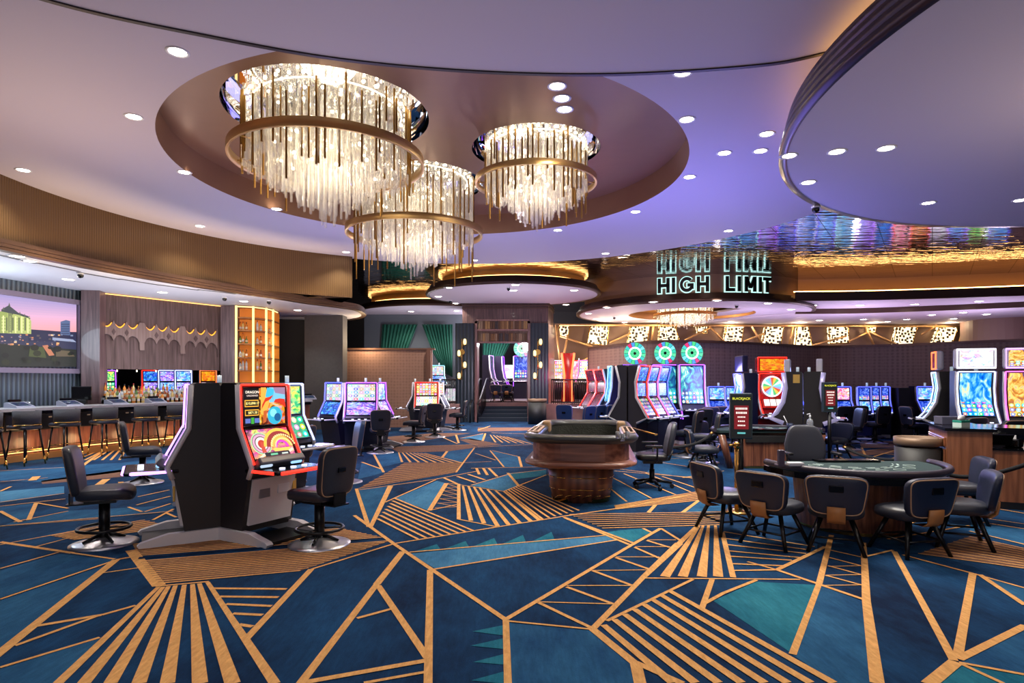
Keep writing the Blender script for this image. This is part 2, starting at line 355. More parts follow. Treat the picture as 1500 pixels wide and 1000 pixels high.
L(1420,778,1502,798,.03); L(1423,763,1502,775,.028); L(1448,760,1502,768,.02); L(1430,740,1500,752,.03); L(1440,722,1500,735,.03); L(1300,790,1420,770,.03); L(1290,778,1340,765,.03)
# middle distance
L(522,716,540,772,.05); L(572,712,543,772,.085,.05); L(524,718,638,702,.03); L(638,702,700,690,.03)
S((524,716),(592,678),(668,692),(678,677),11,.03,.022,bg=tanb); S((524,716),(592,678),(668,692),(678,677),10,.012,.012,m=deep)
S((578,730),(553,760),(694,778),(612,790),8,.038,.032); L(564,736,638,703,.03); L(578,730,694,778,.03); L(629,748,654,708,.06,.075); L(629,748,670,739,.025); L(672,709,672,761,.05); L(672,761,728,772,.028)
for i in range(6):
    t0, t1 = i/6, (i+.5)/6
    a = lerp(G(637,744), G(655,709), t0); b = lerp(G(671,746), G(671,712), t1); c = lerp(G(637,744), G(655,709), (i+1)/6)
    ln(a, b, .016); ln(b, c, .016)
L(655,708,672,710,.025); L(672,710,738,720,.026)
for a in ((678,712,690,763),(686,712,709,767),(694,713,729,771),(702,714,745,769),(714,717,762,767),(726,719,778,764),(738,720,790,762)): L(*a, .035, .055)
S((741,719),(762,711),(795,761),(848,748),7,.026,.032); S((743,719),(762,712),(800,760),(844,750),6,.02,.03,m=deep)
L(826,758,928,796,.042); L(822,757,912,744,.035); L(912,744,1040,719,.03)
S((900,741),(902,746),(1042,717),(1042,731),6,.028,.024,bg=tanb); S((834,754),(882,774),(1060,750),(1054,769),8,.024,.024,bg=deep)
L(960,740,950,751,.05); L(1024,733,1000,751,.05)
for a in ((896,699,954,730),(914,694,990,725),(894,716,918,735),(946,693,1012,721),(970,698,1032,719),(898,686,1040,704),(968,670,1010,660),(968,672,1010,672),(960,676,1010,684),(900,690,1020,700),(1040,676,1060,640),(1000,700,1060,690),(930,665,990,650)): L(*a, .03)
L(695,656,668,692,.035); L(648,670,655,661,.06); L(718,660,738,684,.035); L(696,664,726,674,.03); L(721,660,760,669,.028); L(760,669,764,684,.05); L(744,693,760,712,.05); L(738,720,800,696,.03); L(690,711,748,694,.028); L(748,694,800,688,.026)
for a in ((698,686,702,695),(708,686,714,696),(716,686,728,698),(650,700,672,710),(670,698,696,707),(686,695,710,703),(548,666,562,692),(530,677,558,687)): L(*a, .05)
L(690,686,800,684,.03); L(676,678,720,676,.03)
S((584,663),(622,664),(589,677),(676,678),8,.03,.05)
L(647,640,670,650,.04); L(668,637,672,649,.06); L(674,642,708,635,.04); L(711,635,707,646,.06); S((718,637),(742,640),(726,648),(778,650),6,.03,.05); L(570,655,700,651,.04); L(700,655,800,650,.04); L(720,634,790,636,.05); L(700,630,718,624,.06)
# left middle
L(0,771,254,749,.026); L(20,765,100,749,.026); L(0,749,30,765,.045); L(53,737,42,762,.05); L(54,737,100,745,.035); L(0,742,96,731,.03); L(0,736,94,723,.03); L(0,720,16,713,.04); L(156,702,136,717,.12); L(54,698,47,704,.12); L(177,706,178,712,.08); L(116,686,146,664,.07)
S((112,674),(175,674),(140,662),(184,659),6,.05,.05); L(202,728,248,718,.03); L(200,740,250,727,.03); L(188,743,208,750,.035); L(212,750,250,738,.03); L(224,762,254,746,.035); L(244,752,258,758,.035)
S((75,785),(108,791),(212,762),(258,772),7,.026,.026,bg=tanb); L(0,706,70,700,.03); L(0,690,110,684,.03)
# right far floor
for a in ((1270,660,1330,655),(1262,656,1268,668),(1290,664,1325,668),(1240,690,1320,668),(1250,700,1330,690),(1270,672,1310,660),(1480,700,1500,696),(1225,668,1260,682)): L(*a, .05)
struct(fl.build('floor', FM))

# ================= CEILINGS =================
C = (-1.2, 11.1); CH = 5.38; RC = (-1.36, 11.04); RR = 4.37
paint = mat('ceiling_paint', (198,191,205), .7)
brownpaint = mat('recess_brown', (150,110,84), .36, .35, var=(3,(138,100,78)))
dtrim = mat('dark_bronze_trim', (42,32,34), .4, .5)
m = MB()
inner, outer = circ(RC, RR, 128), circ(C, 8.2, 128)
m.mi = 0; m.rings([[(x,y,CH) for x,y in inner], [(x,y,CH) for x,y in outer]], cap0=False, cap1=False, smooth=False)
m.mi = 1; m.rings([[(x,y,CH) for x,y in circ(C,8.2,128)], [(x,y,CH+.06) for x,y in circ(C,8.2,128)]], cap0=False, cap1=False)
struct(m.build('ceiling', [paint, dtrim]))
HOLES = [(-2.86,9.6,1.55), (.43,11.04,1.15), (-2.05,12.96,1.43)]
t = bmesh.new(); loops = [circ(RC, RR, 128)] + [circ(h[:2], h[2], 64) for h in HOLES]
es = []
for lp in loops:
    vs = [t.verts.new((x,y,5.86)) for x,y in lp]; es += [t.edges.new((vs[i], vs[(i+1) % len(vs)])) for i in range(len(vs))]
bmesh.ops.triangle_fill(t, use_beauty=True, edges=es)
m = MB(); m.merge(t)
m.rings([[(x,y,CH) for x,y in circ(RC,RR,128)], [(x,y,5.86) for x,y in circ(RC,RR,128)]], cap0=False, cap1=False)
struct(m.build('ceiling', [brownpaint]))
# nearer dropped panel overhead
edge = spline([PH(-260,-110,5.22), PH(75,0,5.22), PH(300,50,5.22), PH(500,85,5.22), PH(700,103,5.22), PH(900,107,5.22), PH(1100,95,5.22), PH(1200,78,5.22), PH(1330,40,5.22), (5.6,5.4)])
m = MB(); m.prism(edge+[(8,3),(8,-4),(-12,-4),(-12,3)], 5.22, 5.36)
o = struct(m.build('ceiling', [paint])); 
m = MB(); m.strip([(x,y+.02) for x,y in edge], 5.205, 5.36, .05); struct(m.build('trim_1', [dtrim]))
# big low disc at right
DC, DR, DH = (8.8,5.76), 5.76, 4.58
m = MB(); m.prism(circ(DC, DR-.06, 160), DH, DH+.1, True); struct(m.build('ceiling', [paint]))
rimmat = mat('bronze_rim', (70,56,64), .28, .8)
m = MB(); pr = [(DR-.08,DH-.005),(DR+.02,DH-.005),(DR+.02,DH+.07)]
for k in range(3): z = DH+.07+k*.11; pr += [(DR-.06-.03*k,z+.015),(DR-.06-.03*k,z+.035),(DR-.01-.03*k,z+.05),(DR-.01-.03*k,z+.11)]
pr += [(DR-.2,DH+.41)]
m.lathe(pr, (*DC,0), 200); struct(m.build('trim_2', [rimmat]))
m = MB(); m.lathe([(DR-.35,DH+.44),(DR-.3,DH+.44),(DR-.3,DH+.46),(DR-.35,DH+.46),(DR-.35,DH+.44)], (*DC,0), 160); struct(m.build('trim_3', [glow('warm_cove', (255,190,110), 5)]))
# mirror-dark ceiling further back
mm = mat('dark_mirror_ceiling', (120,112,118), .06, 1); nt = mm.node_tree; b = nt.nodes['Principled BSDF']
tc = nt.nodes.new('ShaderNodeTexCoord'); mp = nt.nodes.new('ShaderNodeMapping'); mp.inputs['Scale'].default_value = (.9,3.5,1)
no = nt.nodes.new('ShaderNodeTexNoise'); no.inputs['Scale'].default_value = 1.6; no.inputs['Detail'].default_value = 2
bp = nt.nodes.new('ShaderNodeBump'); bp.inputs['Strength'].default_value = .15; bp.inputs['Distance'].default_value = .07
br = nt.nodes.new('ShaderNodeTexBrick'); br.inputs['Scale'].default_value = .55; br.inputs['Mortar Size'].default_value = .006; br.offset = 0
br.inputs['Color1'].default_value = rgb(196,188,196); br.inputs['Color2'].default_value = rgb(180,174,184); br.inputs['Mortar'].default_value = rgb(30,28,32); br.inputs['Brick Width'].default_value = .6; br.inputs['Row Height'].default_value = .6
mp2 = nt.nodes.new('ShaderNodeMapping'); mp2.inputs['Rotation'].default_value = (0,0,.6)
for a, q in ((tc.outputs['Object'], mp.inputs[0]), (mp.outputs[0], no.inputs['Vector']), (no.outputs['Fac'], bp.inputs['Height']), (bp.outputs[0], b.inputs['Normal']), (tc.outputs['Object'], mp2.inputs[0]), (mp2.outputs[0], br.inputs['Vector']), (br.outputs['Color'], b.inputs['Base Color'])): nt.links.new(a, q)
t = bmesh.new(); es = []
for lp in (circ(C, 8.15, 128), [(-24,-6),(24,-6),(24,34),(-24,34)]):
    vs = [t.verts.new((x,y,5.47)) for x,y in lp]; es += [t.edges.new((vs[i], vs[(i+1) % len(vs)])) for i in range(len(vs))]
bmesh.ops.triangle_fill(t, use_beauty=True, edges=es); m = MB(); m.merge(t); struct(m.build('ceiling', [mm]))
# bar soffit: rim, fascia, flat ceiling under it
SH = 4.02
rim = spline([(-9.0,7.2), (-9.25,9.0)] + [PH(x,y,SH) for x,y in ((0,365),(150,396),(300,421.5),(400,436),(450,444),(500,450.5),(525,455),(533,462),(518,467),(490,469.5),(440,471))], 6)
m = MB(); m.prism(rim+[(-9.5,23.5),(-17,20),(-17,7)], SH, SH+.08); barceil = mat('bar_ceiling_white', (214,212,222), .6); struct(m.build('ceiling', [barceil]))
m = MB()
for k in range(3): m.strip([(x,y) for x,y in rim], SH-.02+k*.07, SH+.035+k*.07, .16-.04*k)
m.strip(rim, SH-.01, SH+.2, .05); struct(m.build('trim_4', [mat('bronze_soffit_rim', (104,80,64), .3, .6)]))
fas = [(C[0]+7.95*math.cos(a), C[1]+7.95*math.sin(a)) for a in [math.radians(116.5+ (200-116.5)*i/60) for i in range(61)]]
m = MB(); m.strip(fas, SH+.15, CH+.05, .1)
struct(m.build('trim_5', [ribbed('fascia_bronze_ribs', (94,70,42), (110,84,52), 900/(2*PI), .36, .5, polar=C, bump=.25)]))
m = MB(); m.prism(spline([fas[0],fas[3],fas[6]],4)+[PH(500,450.5,SH),PH(440,444,SH)], SH+.15, SH+.19); struct(m.build('trim_6', [mat('bronze_soffit_rim')]))
# round soffit over the portal with cove
def disc(c, rx, ry, h, lbl, band=.28, cove=True, hole=None):
    e = lambda r, n=96: [(c[0]+(rx+r)*math.cos(2*PI*i/n), c[1]+(ry+r)*math.sin(2*PI*i/n)) for i in range(n)]
    m = MB()
    m.mi = 0; m.rings([[(x,y,h) for x,y in e(-.12)], [(x,y,h+.06) for x,y in e(-.12)]]) if not hole else None
    if hole:
        ho = [(c[0]+hole[0]*math.cos(2*PI*i/96), c[1]+hole[1]*math.sin(2*PI*i/96)) for i in range(96)]
        m.rings([[(x,y,h) for x,y in ho], [(x,y,h) for x,y in e(-.12)]], cap0=False, cap1=False, smooth=False)
        m.mi = 2; m.rings([[(x,y,h) for x,y in ho], [(x,y,h+.3) for x,y in ho]], cap0=False, cap1=True)
    m.mi = 1
    m.rings([[(x,y,h-.01) for x,y in e(-.14)], [(x,y,h-.01) for x,y in e(0)], [(x,y,h+band*.3) for x,y in e(.0)], [(x,y,h+band*.34) for x,y in e(-.07)], [(x,y,h+band*.6) for x,y in e(-.07)], [(x,y,h+band*.64) for x,y in e(-.14)], [(x,y,h+band) for x,y in e(-.14)], [(x,y,h+band) for x,y in e(-.6)]], cap0=False, cap1=False)
    struct(m.build('ceiling', [paint, mat('bronze_band', (84,62,52), .4, .3), mat('gold_recess', (196,140,70), .4, .5)]))
    if cove:
        m = MB(); m.rings([[(x,y,h+band) for x,y in e(-.62)],[(x,y,5.47) for x,y in e(-.62)]], cap0=False, cap1=False); struct(m.build('trim_11', mat('gold_bronze',(150,110,64),.4,.5)))
        m = MB(); m.tube([(x,y,h+band+.06) for x,y in e(-.5)], .028, 6, True); struct(m.build('trim_7', [glow('warm_cove', (255,190,110), 5)]))
disc((.05,23.3), 3.3, 3.1, 4.93, 'portal')
disc((-3.6,29.0), 3.6, 3.2, 4.9, 'left')
HLC = (7.45,25.6); disc(HLC, 4.75, 4.4, 4.48, 'hl', .3, False, (2.55,2.35))
m = MB(); ell = lambda r, n=128: [(HLC[0]+(4.4+r)*math.cos(2*PI*i/n), HLC[1]+(4.02+r)*math.sin(2*PI*i/n)) for i in range(n)]
m.rings([[(x,y,4.7) for x,y in ell(0)], [(x,y,5.47) for x,y in ell(0)]], cap0=False, cap1=False); struct(m.build('wall_sign', [mat('bronze_drum', (116,88,76), .45, .15)]))
m = MB(); m.tube([(x,y,4.76) for x,y in ell(.14)], .025, 6, True); struct(m.build('trim_7', [glow('warm_cove', (255,190,110), 5)]))
# stepped soffits at the right
for k, (pts, h, bd) in enumerate((([(1165,440,4.6),(1260,439,4.6),(1380,436,4.6),(1500,432,4.6),(1640,426,4.6)], 4.6, .3), ([(1165,459,4.42),(1260,458,4.42),(1380,454,4.42),(1500,449,4.42),(1640,443,4.42)], 4.42, .2))):
    pa = spline([PH(*p) for p in pts], 5)
    m = MB(); m.prism(pa+[(24,33),(6,33)], h, h+.08); struct(m.build('ceiling', [paint]))
    m = MB(); m.strip(pa, h-.02, h+bd, .1); struct(m.build('trim_8', [mat('bronze_band')]))
    if k == 0:
        m = MB(); m.strip([(x,y+.75) for x,y in pa], h+.08, 5.47, .06); struct(m.build('trim_12', [mat('warm_brown_riser',(176,134,100),.5)]))
        m = MB(); m.tube([(x,y+.12,h+bd+.03) for x,y in pa], .022, 6); struct(m.build('trim_9', [glow('warm_cove_bright', (255,190,110), 11)]))

# ================= WALLS =================
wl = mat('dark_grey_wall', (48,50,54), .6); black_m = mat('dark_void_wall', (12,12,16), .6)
hw = mat('brown_patterned_wall', (66,46,44), .5); nt = hw.node_tree; b = nt.nodes['Principled BSDF']
tc = nt.nodes.new('ShaderNodeTexCoord'); vo = nt.nodes.new('ShaderNodeTexVoronoi'); vo.inputs['Scale'].default_value = 9; vo.inputs['Randomness'].default_value = .15
cr = nt.nodes.new('ShaderNodeValToRGB'); cr.color_ramp.elements[0].color = rgb(118,86,72); cr.color_ramp.elements[1].color = rgb(158,120,102); cr.color_ramp.elements[1].position = .6
nt.links.new(tc.outputs['Object'], vo.inputs['Vector']); nt.links.new(vo.outputs['Distance'], cr.inputs[0]); nt.links.new(cr.outputs[0], b.inputs['Base Color'])
capm = mat('bronze_cap', (112,78,62), .4, .4)
pa = spline([PH(866,509,3), PH(920,503,3), PH(980,499,3), PH(1060,500.5,3), PH(1130,504,3), PH(1200,507,3), PH(1300,505,3), PH(1400,501,3), PH(1500,497,3), PH(1640,490,3)], 6)
m = MB(); m.mi = 0; m.strip(pa, 0, 2.93, .2); m.mi = 1; m.strip(pa, 2.93, 3.02, .3); m.strip([pa[0],(pa[0][0]+.01,pa[0][1]+.2)], 0, 3.0, .25); struct(m.build('wall_right', [hw, capm]))
# left half wall, grey pillar, black doorway
m = MB(); m.mi = 0; m.box((AX(567,22.6)-.1,22.7,1.42), (3.5,.2,2.85)); m.mi = 1; m.box((AX(567,22.6)-.1,22.68,2.88), (3.7,.3,.06)); m.box((AX(628,22.5),22.6,1.42), (.14,.35,2.85)); struct(m.build('wall_left', [hw, capm]))
m = MB(); m.box((AX(474,21.6),21.9,2.1), (1.34,.6,4.2)); struct(m.build('wall_pillar', [mat('grey_linen_wall', (92,90,88), .8, var=(14,(78,77,77)))]))
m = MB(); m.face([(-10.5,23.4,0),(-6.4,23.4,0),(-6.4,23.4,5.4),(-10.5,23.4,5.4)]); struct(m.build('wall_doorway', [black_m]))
m = MB(); m.face([(-24,33.5,0),(24,33.5,0),(24,33.5,5.5),(-24,33.5,5.5)]); m.face([(-24,-6,0),(-24,33.5,0),(-24,33.5,5.5),(-24,-6,5.5)]); m.face([(24,-6,0),(24,33.5,0),(24,33.5,5.5),(24,-6,5.5)]); struct(m.build('wall_back', [wl]))
m = MB(); m.mi = 0; m.box((-4.6,29.6,2.6), (5,.15,5.2)); struct(m.build('wall_lounge', [mat('slate_wall', (92,100,108), .6)]))
# raised floor of the high limit room
m = MB(); m.prism([(-8,24.6),(-2.15,24.6),(-2.15,26.9),(.8,26.9),(.8,25.3),(3.0,25.3),(3.4,24.6),(5.5,23.4),(22,23.4),(22,33.4),(-8,33.4)], 0, .76); struct(m.build('floor', [mat('raised_floor_carpet', (150,110,98), .9, var=(4,(110,84,92)))]))
# curved wall at far right
m = MB(); m.strip(spline([(AX(1424,28),28.6),(AX(1440,27),27.2),(AX(1500,26),26.1),(24,25.6)],6), .8, 4.42, .2); struct(m.build('wall_right', [mat('brown_curved_wall', (112,88,82), .6)]))
# ================= SEATS =================
def outline(sx, sz, e, n=40):
    cp = lambda a: math.copysign(abs(math.cos(a))**e, math.cos(a)); sp = lambda a: math.copysign(abs(math.sin(a))**e, math.sin(a))
    return [(sx*cp(2*PI*i/n), sz*sp(2*PI*i/n)) for i in range(n)]
def slot_chair(label, loc, rz, group, vinyl=None, sc=1.0):
    vinyl = vinyl or leather
    t = thing('slot_chair', label, 'chair', loc, rz, group)
    m = MB(); m.lathe([(.315,0),(.315,.012),(.26,.025),(.1,.06),(.06,.075),(0,.075)], n=40); m.build('base_disc', chrome, t)
    m = MB()
    for k in range(4): a = k*PI/2+.5; m.cyl((.05*math.cos(a),.05*math.sin(a),.1),(.2*math.cos(a),.2*math.sin(a),.045),.022,.012,8)
    m.cyl((0,0,.04),(0,0,.46),.052,n=16); m.build('column', blackmetal, t)
    m = MB(); m.tube([(.24*math.cos(2*PI*i/36),.24*math.sin(2*PI*i/36),.17) for i in range(36)],.016,8,True)
    for k in range(3): a = k*2*PI/3+.3; m.cyl((0,0,.17),(.24*math.cos(a),.24*math.sin(a),.17),.009)
    m.build('footrest_ring', blackmetal, t)
    m = MB(); m.box((0,.02,.455),(.26,.28,.03)); m.box((0,.22,.44),(.2,.2,.014)); m.box((0,.29,.5),(.16,.014,.12)); m.build('seat_mount', blackmetal, t)
    m = MB(); m.sq((0,-.02,.525),(.245,.26,.065),.45,.42,32,10,lambda x,y,z:(x*(1-.12*(y>0)*y/.26),y,z+.02*(abs(x)/.245)**2-.02*(y<-.15)*(abs(y+.15)/.1))); se = m.build('seat', vinyl, t)
    bend = lambda x,y,z: (x*(1+.06*z/.25), y+.35*x*x*-1+.0+.12*z+.25*z*z*(1 if z>0 else -.4), z)
    m = MB(); m.sq((0,.265,.78),(.235,.05,.255),.4,.32,32,14,bend); bk = m.build('backrest', vinyl, t)
    for s in (.034,):
        m = MB(); m.tube([(lambda p:(p[0],.265+p[1]+s,.78+p[2]))(bend(x,0,z)) for x,z in outline(.222,.243,.33)],.007,6,True); m.build('piping', piping, bk)
    m = MB(); m.bbox((0,.318,.80),(.1,.03,.055),.008); m.build('grab_handle', blackgloss, bk)
    return t
def stool21(label, loc, rz, group):
    t = thing('blackjack_chair', label, 'chair', loc, rz, group)
    m = MB(); m.sq((0,-.02,.40),(.26,.27,.075),.6,.75,32,10,lambda x,y,z:(x,y,z-.02*(y<-.12)*abs(y+.12)/.14)); m.build('seat', leather, t)
    bend = lambda x,y,z: (x*(1+.1*z/.16), y-.55*x*x+.16*z, z)
    m = MB(); m.sq((0,.28,.585),(.27,.045,.2),.45,.35,36,12,bend); bk = m.build('backrest', navyleather, t)
    m = MB(); m.tube([(lambda p:(p[0],.28+p[1]+.036,.585+p[2]))(bend(x,0,z)) for x,z in outline(.25,.182,.34)],.007,6,True); m.build('piping', piping, bk)
    m = MB(); m.bbox((0,.33,.66),(.13,.03,.07),.01); m.build('grab_handle', blackgloss, bk)
    m = MB(); m.rings([[(-.08,y,z),(.08,y,z),(.08,y+.02,z),(-.08,y+.02,z)] for y,z in ((.12,.31),(.24,.31),(.29,.35),(.305,.42),(.31,.48))]); m.build('back_bracket', tan, t)
    for sx in (-1,1):
        for sy in (-1,1):
            m = MB(); m.cyl((.13*sx,.12*sy,.34),(.25*sx,.24*sy,0),.024,.02,10); m.build('leg', blackmetal, t)
    m = MB(); q = [(.2*sx,.19*sy,.15) for sx,sy in ((-1,-1),(1,-1),(1,1),(-1,1))]
    m.tube([q[0],q[1]],.011); m.tube([q[1],q[2]],.011); m.tube([q[2],q[3]],.011); m.tube([q[3],q[0]],.011); m.build('footrest', blackmetal, t)
    return t
def bar_stool(label, loc, rz, group):
    t = thing('bar_stool', label, 'stool', loc, rz, group)
    m = MB(); m.sq((0,-.02,.76),(.25,.24,.05),.5,.5,28,8); m.build('seat', leather, t)
    qf = mat('quilted_grey_fabric', (64,62,66), .8, bump=(40,.5))
    m = MB(); m.rings([[(.27*math.sin(a)*1.02,-.02+.27*math.cos(a),.83),(.27*math.sin(a)*1.05,-.02+.28*math.cos(a),1.1),(.22*math.sin(a),-.02+.235*math.cos(a),1.1),(.22*math.sin(a),-.02+.23*math.cos(a),.83)] for a in [(-1.5+3*i/20) for i in range(21)]], smooth=True); m.build('backrest', qf, t)
    m = MB(); m.tube([(.275*math.sin(a),-.02+.275*math.cos(a),.815) for a in [(-1.5+3*i/20) for i in range(21)]],.012,6); m.build('back_rail', brass, t)
    for sx in (-1,1):
        for sy in (-1,1):
            m = MB(); m.cyl((.16*sx,.16*sy,.74),(.215*sx,.215*sy,.17),.022,.017,8); lg = m.build('leg', blackmetal, t)
            m = MB(); m.cyl((.215*sx,.215*sy,.17),(.232*sx,.232*sy,0),.0172,.013,8); m.build('foot_cap', brass, lg)
    m = MB(); m.tube([(-.2,-.2,.32),(.2,-.2,.32)],.012); m.tube([(-.2,.2,.36),(.2,.2,.36)],.008); m.build('footrest', brass, t)
    return t
def office_chair(label, loc, rz, tall=0.0):
    t = thing('office_chair', label, 'chair', loc, rz)
    z0 = .56+tall
    for k in range(5):
        a = 2*PI*k/5+.3; c, s = math.cos(a), math.sin(a)
        m = MB(); m.cyl((0,0,.13),(.31*c,.31*s,.085),.03,.02,8); lg = m.build('base_arm', blackmetal, t)
        m = MB(); m.cyl((.31*c-.02*s,.31*s+.02*c,.035),(.31*c+.02*s,.31*s-.02*c,.035),.035,n=12); m.build('caster', black, lg)
    m = MB(); m.cyl((0,0,.08),(0,0,z0-.08),.03,n=12); m.cyl((0,0,.08),(0,0,.3),.042,n=12); m.build('gas_column', blackmetal, t)
    m = MB(); m.box((0,0,z0-.075),(.3,.3,.05)); m.build('tilt_mechanism', blackmetal, t)
    m = MB(); m.sq((0,0,z0),(.25,.25,.055),.45,.45,28,8); m.build('seat', black, t)
    bend = lambda x,y,z: (x*(1-.26*max(0,z)/.26), y-.5*x*x+.2*z, z)
    m = MB(); m.sq((0,.3,z0+.29),(.27,.05,.26),.45,.5,32,14,bend); m.build('backrest', leather, t)
    m = MB(); m.tube([(0,.1,z0-.07),(0,.27,z0-.05),(0,.32,z0+.1)],.02); m.build('back_support', blackmetal, t)
    for s in (-1,1):
        m = MB(); m.tube([(.2*s,.05,z0-.06),(.3*s,.05,z0-.03),(.31*s,.05,z0+.17)],.014); ar = m.build('armrest', blackmetal, t)
        m = MB(); m.bbox((.31*s,.0,z0+.19),(.06,.26,.035),.012); m.build('arm_pad', black, ar)
    return t

# ================= SLOT MACHINES =================
def interp(poly, t):
    ls = [math.dist(a,b) for a,b in zip(poly, poly[1:])]; T = t*sum(ls)
    for (a,b),l in zip(zip(poly,poly[1:]), ls):
        if T <= l+1e-9: return lerp(a,b,T/l if l else 0)
        T -= l
    return poly[-1]
STY = {
 'dual': dict(fr=[(.0,.1),(-.1,.68),(-.15,.8),(-.13,.85),(.05,1.2),(.07,1.66)], back=.34, top=1.68, deck=(-.5,.76), scr=[((-.123,.872),(.037,1.185)),((.05,1.215),(.065,1.63))], strip=[(-.15,.83),(.045,1.2),(.065,1.66)]),
 'tri': dict(fr=[(-.08,.1),(-.1,.75),(-.36,.88),(-.08,1.33),(-.06,1.68),(-.16,2.05)], back=.11, top=2.07, deck=(-.6,.86), scr=[((-.34,.92),(-.095,1.31)),((-.082,1.35),(-.068,1.66)),((-.072,1.7),(-.156,2.02))], strip=[(-.37,.87),(-.085,1.33),(-.065,1.68),(-.165,2.05)]),
 'tall': dict(fr=[(-.12,.1),(-.18,.85),(-.34,.95),(-.2,1.1),(-.12,1.5),(-.1,2.13)], back=.22, top=2.16, deck=(-.5,.93), scr=[((-.205,1.1),(-.125,1.5),(-.108,2.1))], strip=[(-.4,.7),(-.22,1.08),(-.13,1.5),(-.105,2.14)]),
 'curve': dict(fr=[(-.12,.1),(-.16,.8),(-.4,.9),(-.3,1.02),(-.17,1.25),(-.12,1.55),(-.16,1.88)], back=.2, top=1.9, deck=(-.56,.9), scr=[((-.298,1.04),(-.175,1.26),(-.125,1.55),(-.163,1.86))], strip=[(-.42,.9),(-.31,1.02),(-.18,1.25),(-.13,1.55),(-.17,1.88)]),
 'small': dict(fr=[(-.15,.1),(-.22,.66),(-.34,.78),(-.3,.82),(-.08,1.12),(-.05,1.53)], back=.3, top=1.55, deck=(-.54,.74), scr=[((-.296,.84),(-.095,1.11)),((-.082,1.15),(-.058,1.5))], strip=[(-.36,.78),(-.09,1.13),(-.058,1.53)]),
}
def slot(label, loc, rz, sty, screens, strip, body=None, trim=None, w=.66, group=None, top_strip=True, base='foot', candle=True, deckm=None, tr=.03):
    d = STY[sty]; body = body or darkbody; trim = trim or silver
    t = thing('slot_machine', label, 'slot machine', loc, rz, group)
    fr = d['fr']; h = w/2
    m = MB(); m.sideprof([(d['back'],.1)]+fr+[(fr[-1][0]+.04,d['top']),(d['back']-.03,d['top']),(d['back'],d['top']-.04)], -h, h); cab = m.build('cabinet', body, t)
    m = MB()
    if base == 'foot':
        for s in (-1,1): m.sideprof([(d['back'],0),(-.41,0),(-.43,.03),(-.4,.055),(-.15,.12),(d['back'],.13)], s*h-.04, s*h+.04)
        m.mi = 1; m.box((0,-.18,.02),(w,.42,.035)); m.mi = 0
        m.build('base', [trim, blackmetal], t)
    else: m.box((0,(d['back']+fr[0][0])/2,.05),(w*.96,d['back']-fr[0][0]-.02,.1)); m.build('base', [trim], t)
    for s in (-1,1):
        m = MB(); pts = [(s*(h+.004),y-.012,z) for y,z in fr[1:]]; m.tube(pts,tr,6); m.build('side_trim', trim, t)
    names = ['lower_screen','upper_screen','topper_screen'] if len(d['scr']) > 1 else ['main_screen']
    for nm, pl, sm in zip(names, d['scr'], screens):
        m = MB(); hw_ = h-.055; n = len(pl)-1
        tot = sum(math.dist(a,b) for a,b in zip(pl,pl[1:])); acc = 0
        vs = []
        for (a,b) in zip(pl,pl[1:]):
            v0 = acc/tot; acc += math.dist(a,b); v1 = acc/tot
            m.face([(-hw_,a[0]-.012,a[1]),(hw_,a[0]-.012,a[1]),(hw_,b[0]-.012,b[1]),(-hw_,b[0]-.012,b[1])],[(0,v0),(1,v0),(1,v1),(0,v1)])
        sc = m.build(nm, sm, t)
        m = MB(); a, b = pl[0], pl[-1]
        for x in (-hw_-.012, hw_+.012): m.tube([(x,p[0]-.014,p[1]) for p in pl],.012,4)
        for p in (a,b): m.tube([(-hw_-.012,p[0]-.014,p[1]),(hw_+.012,p[0]-.014,p[1])],.012,4)
        m.build('bezel', blackgloss, sc)
    if strip:
        sp = d['strip']
        for s in (-1,1):
            m = MB(); m.tube([(s*(h-.012),y-.03,z) for y,z in sp],.013,6); m.build('light_strip', strip, t)
        if top_strip:
            m = MB(); m.tube([(-h+.02,sp[-1][0]-.03,sp[-1][1]),(h-.02,sp[-1][0]-.03,sp[-1][1])],.011,6); m.build('top_light_strip', strip, t)
    y0, z0 = d['deck']; yb = [p for p in fr if p[1] > z0-.1][0][0]
    m = MB(); m.bbox((0,(y0+yb)/2-.0,z0),(w+.02,abs(y0-yb)+.1,.045),.018); dk = m.build('button_deck', deckm or blackgloss, t)
    m = MB(); m.tube([(-h,yb-.02,z0),(-h-.005,y0+.02,z0),(-h+.05,y0-.056,z0),(h-.05,y0-.056,z0),(h+.005,y0+.02,z0),(h,yb-.02,z0)],.018,6); m.build('deck_edge', strip if deckm else trim, dk)
    for x in (-.15,.0,.15):
        m = MB(); m.cyl((x,y0+.1,z0+.02),(x,y0+.1,z0+.035),.03,n=12); m.build('button', glow('button_white',(220,225,255),1.5), dk)
    if candle:
        m = MB(); m.cyl((.1,.1,d['top']),(.1,.1,d['top']+.1),.03,n=10); m.build('candle_light', mat('candle_white',(210,215,220),.4,emit=(200,220,230),es=.35), t)
    return t
GL = dict(purple=glow('led_purple',(150,70,255),3.5), violet=glow('led_violet',(205,150,255),2.2), red=glow('led_red',(255,36,24),3.2), blue=glow('led_blue',(70,80,255),3.2), ice=glow('led_ice',(170,190,255),3), orange=glow('led_orange',(255,110,60),2.6), pink=glow('led_pink',(255,90,190),2.6), cyan=glow('led_cyan',(130,225,255),3), green=glow('led_green',(120,255,160),2), white=glow('led_white',(235,230,255),2.5))
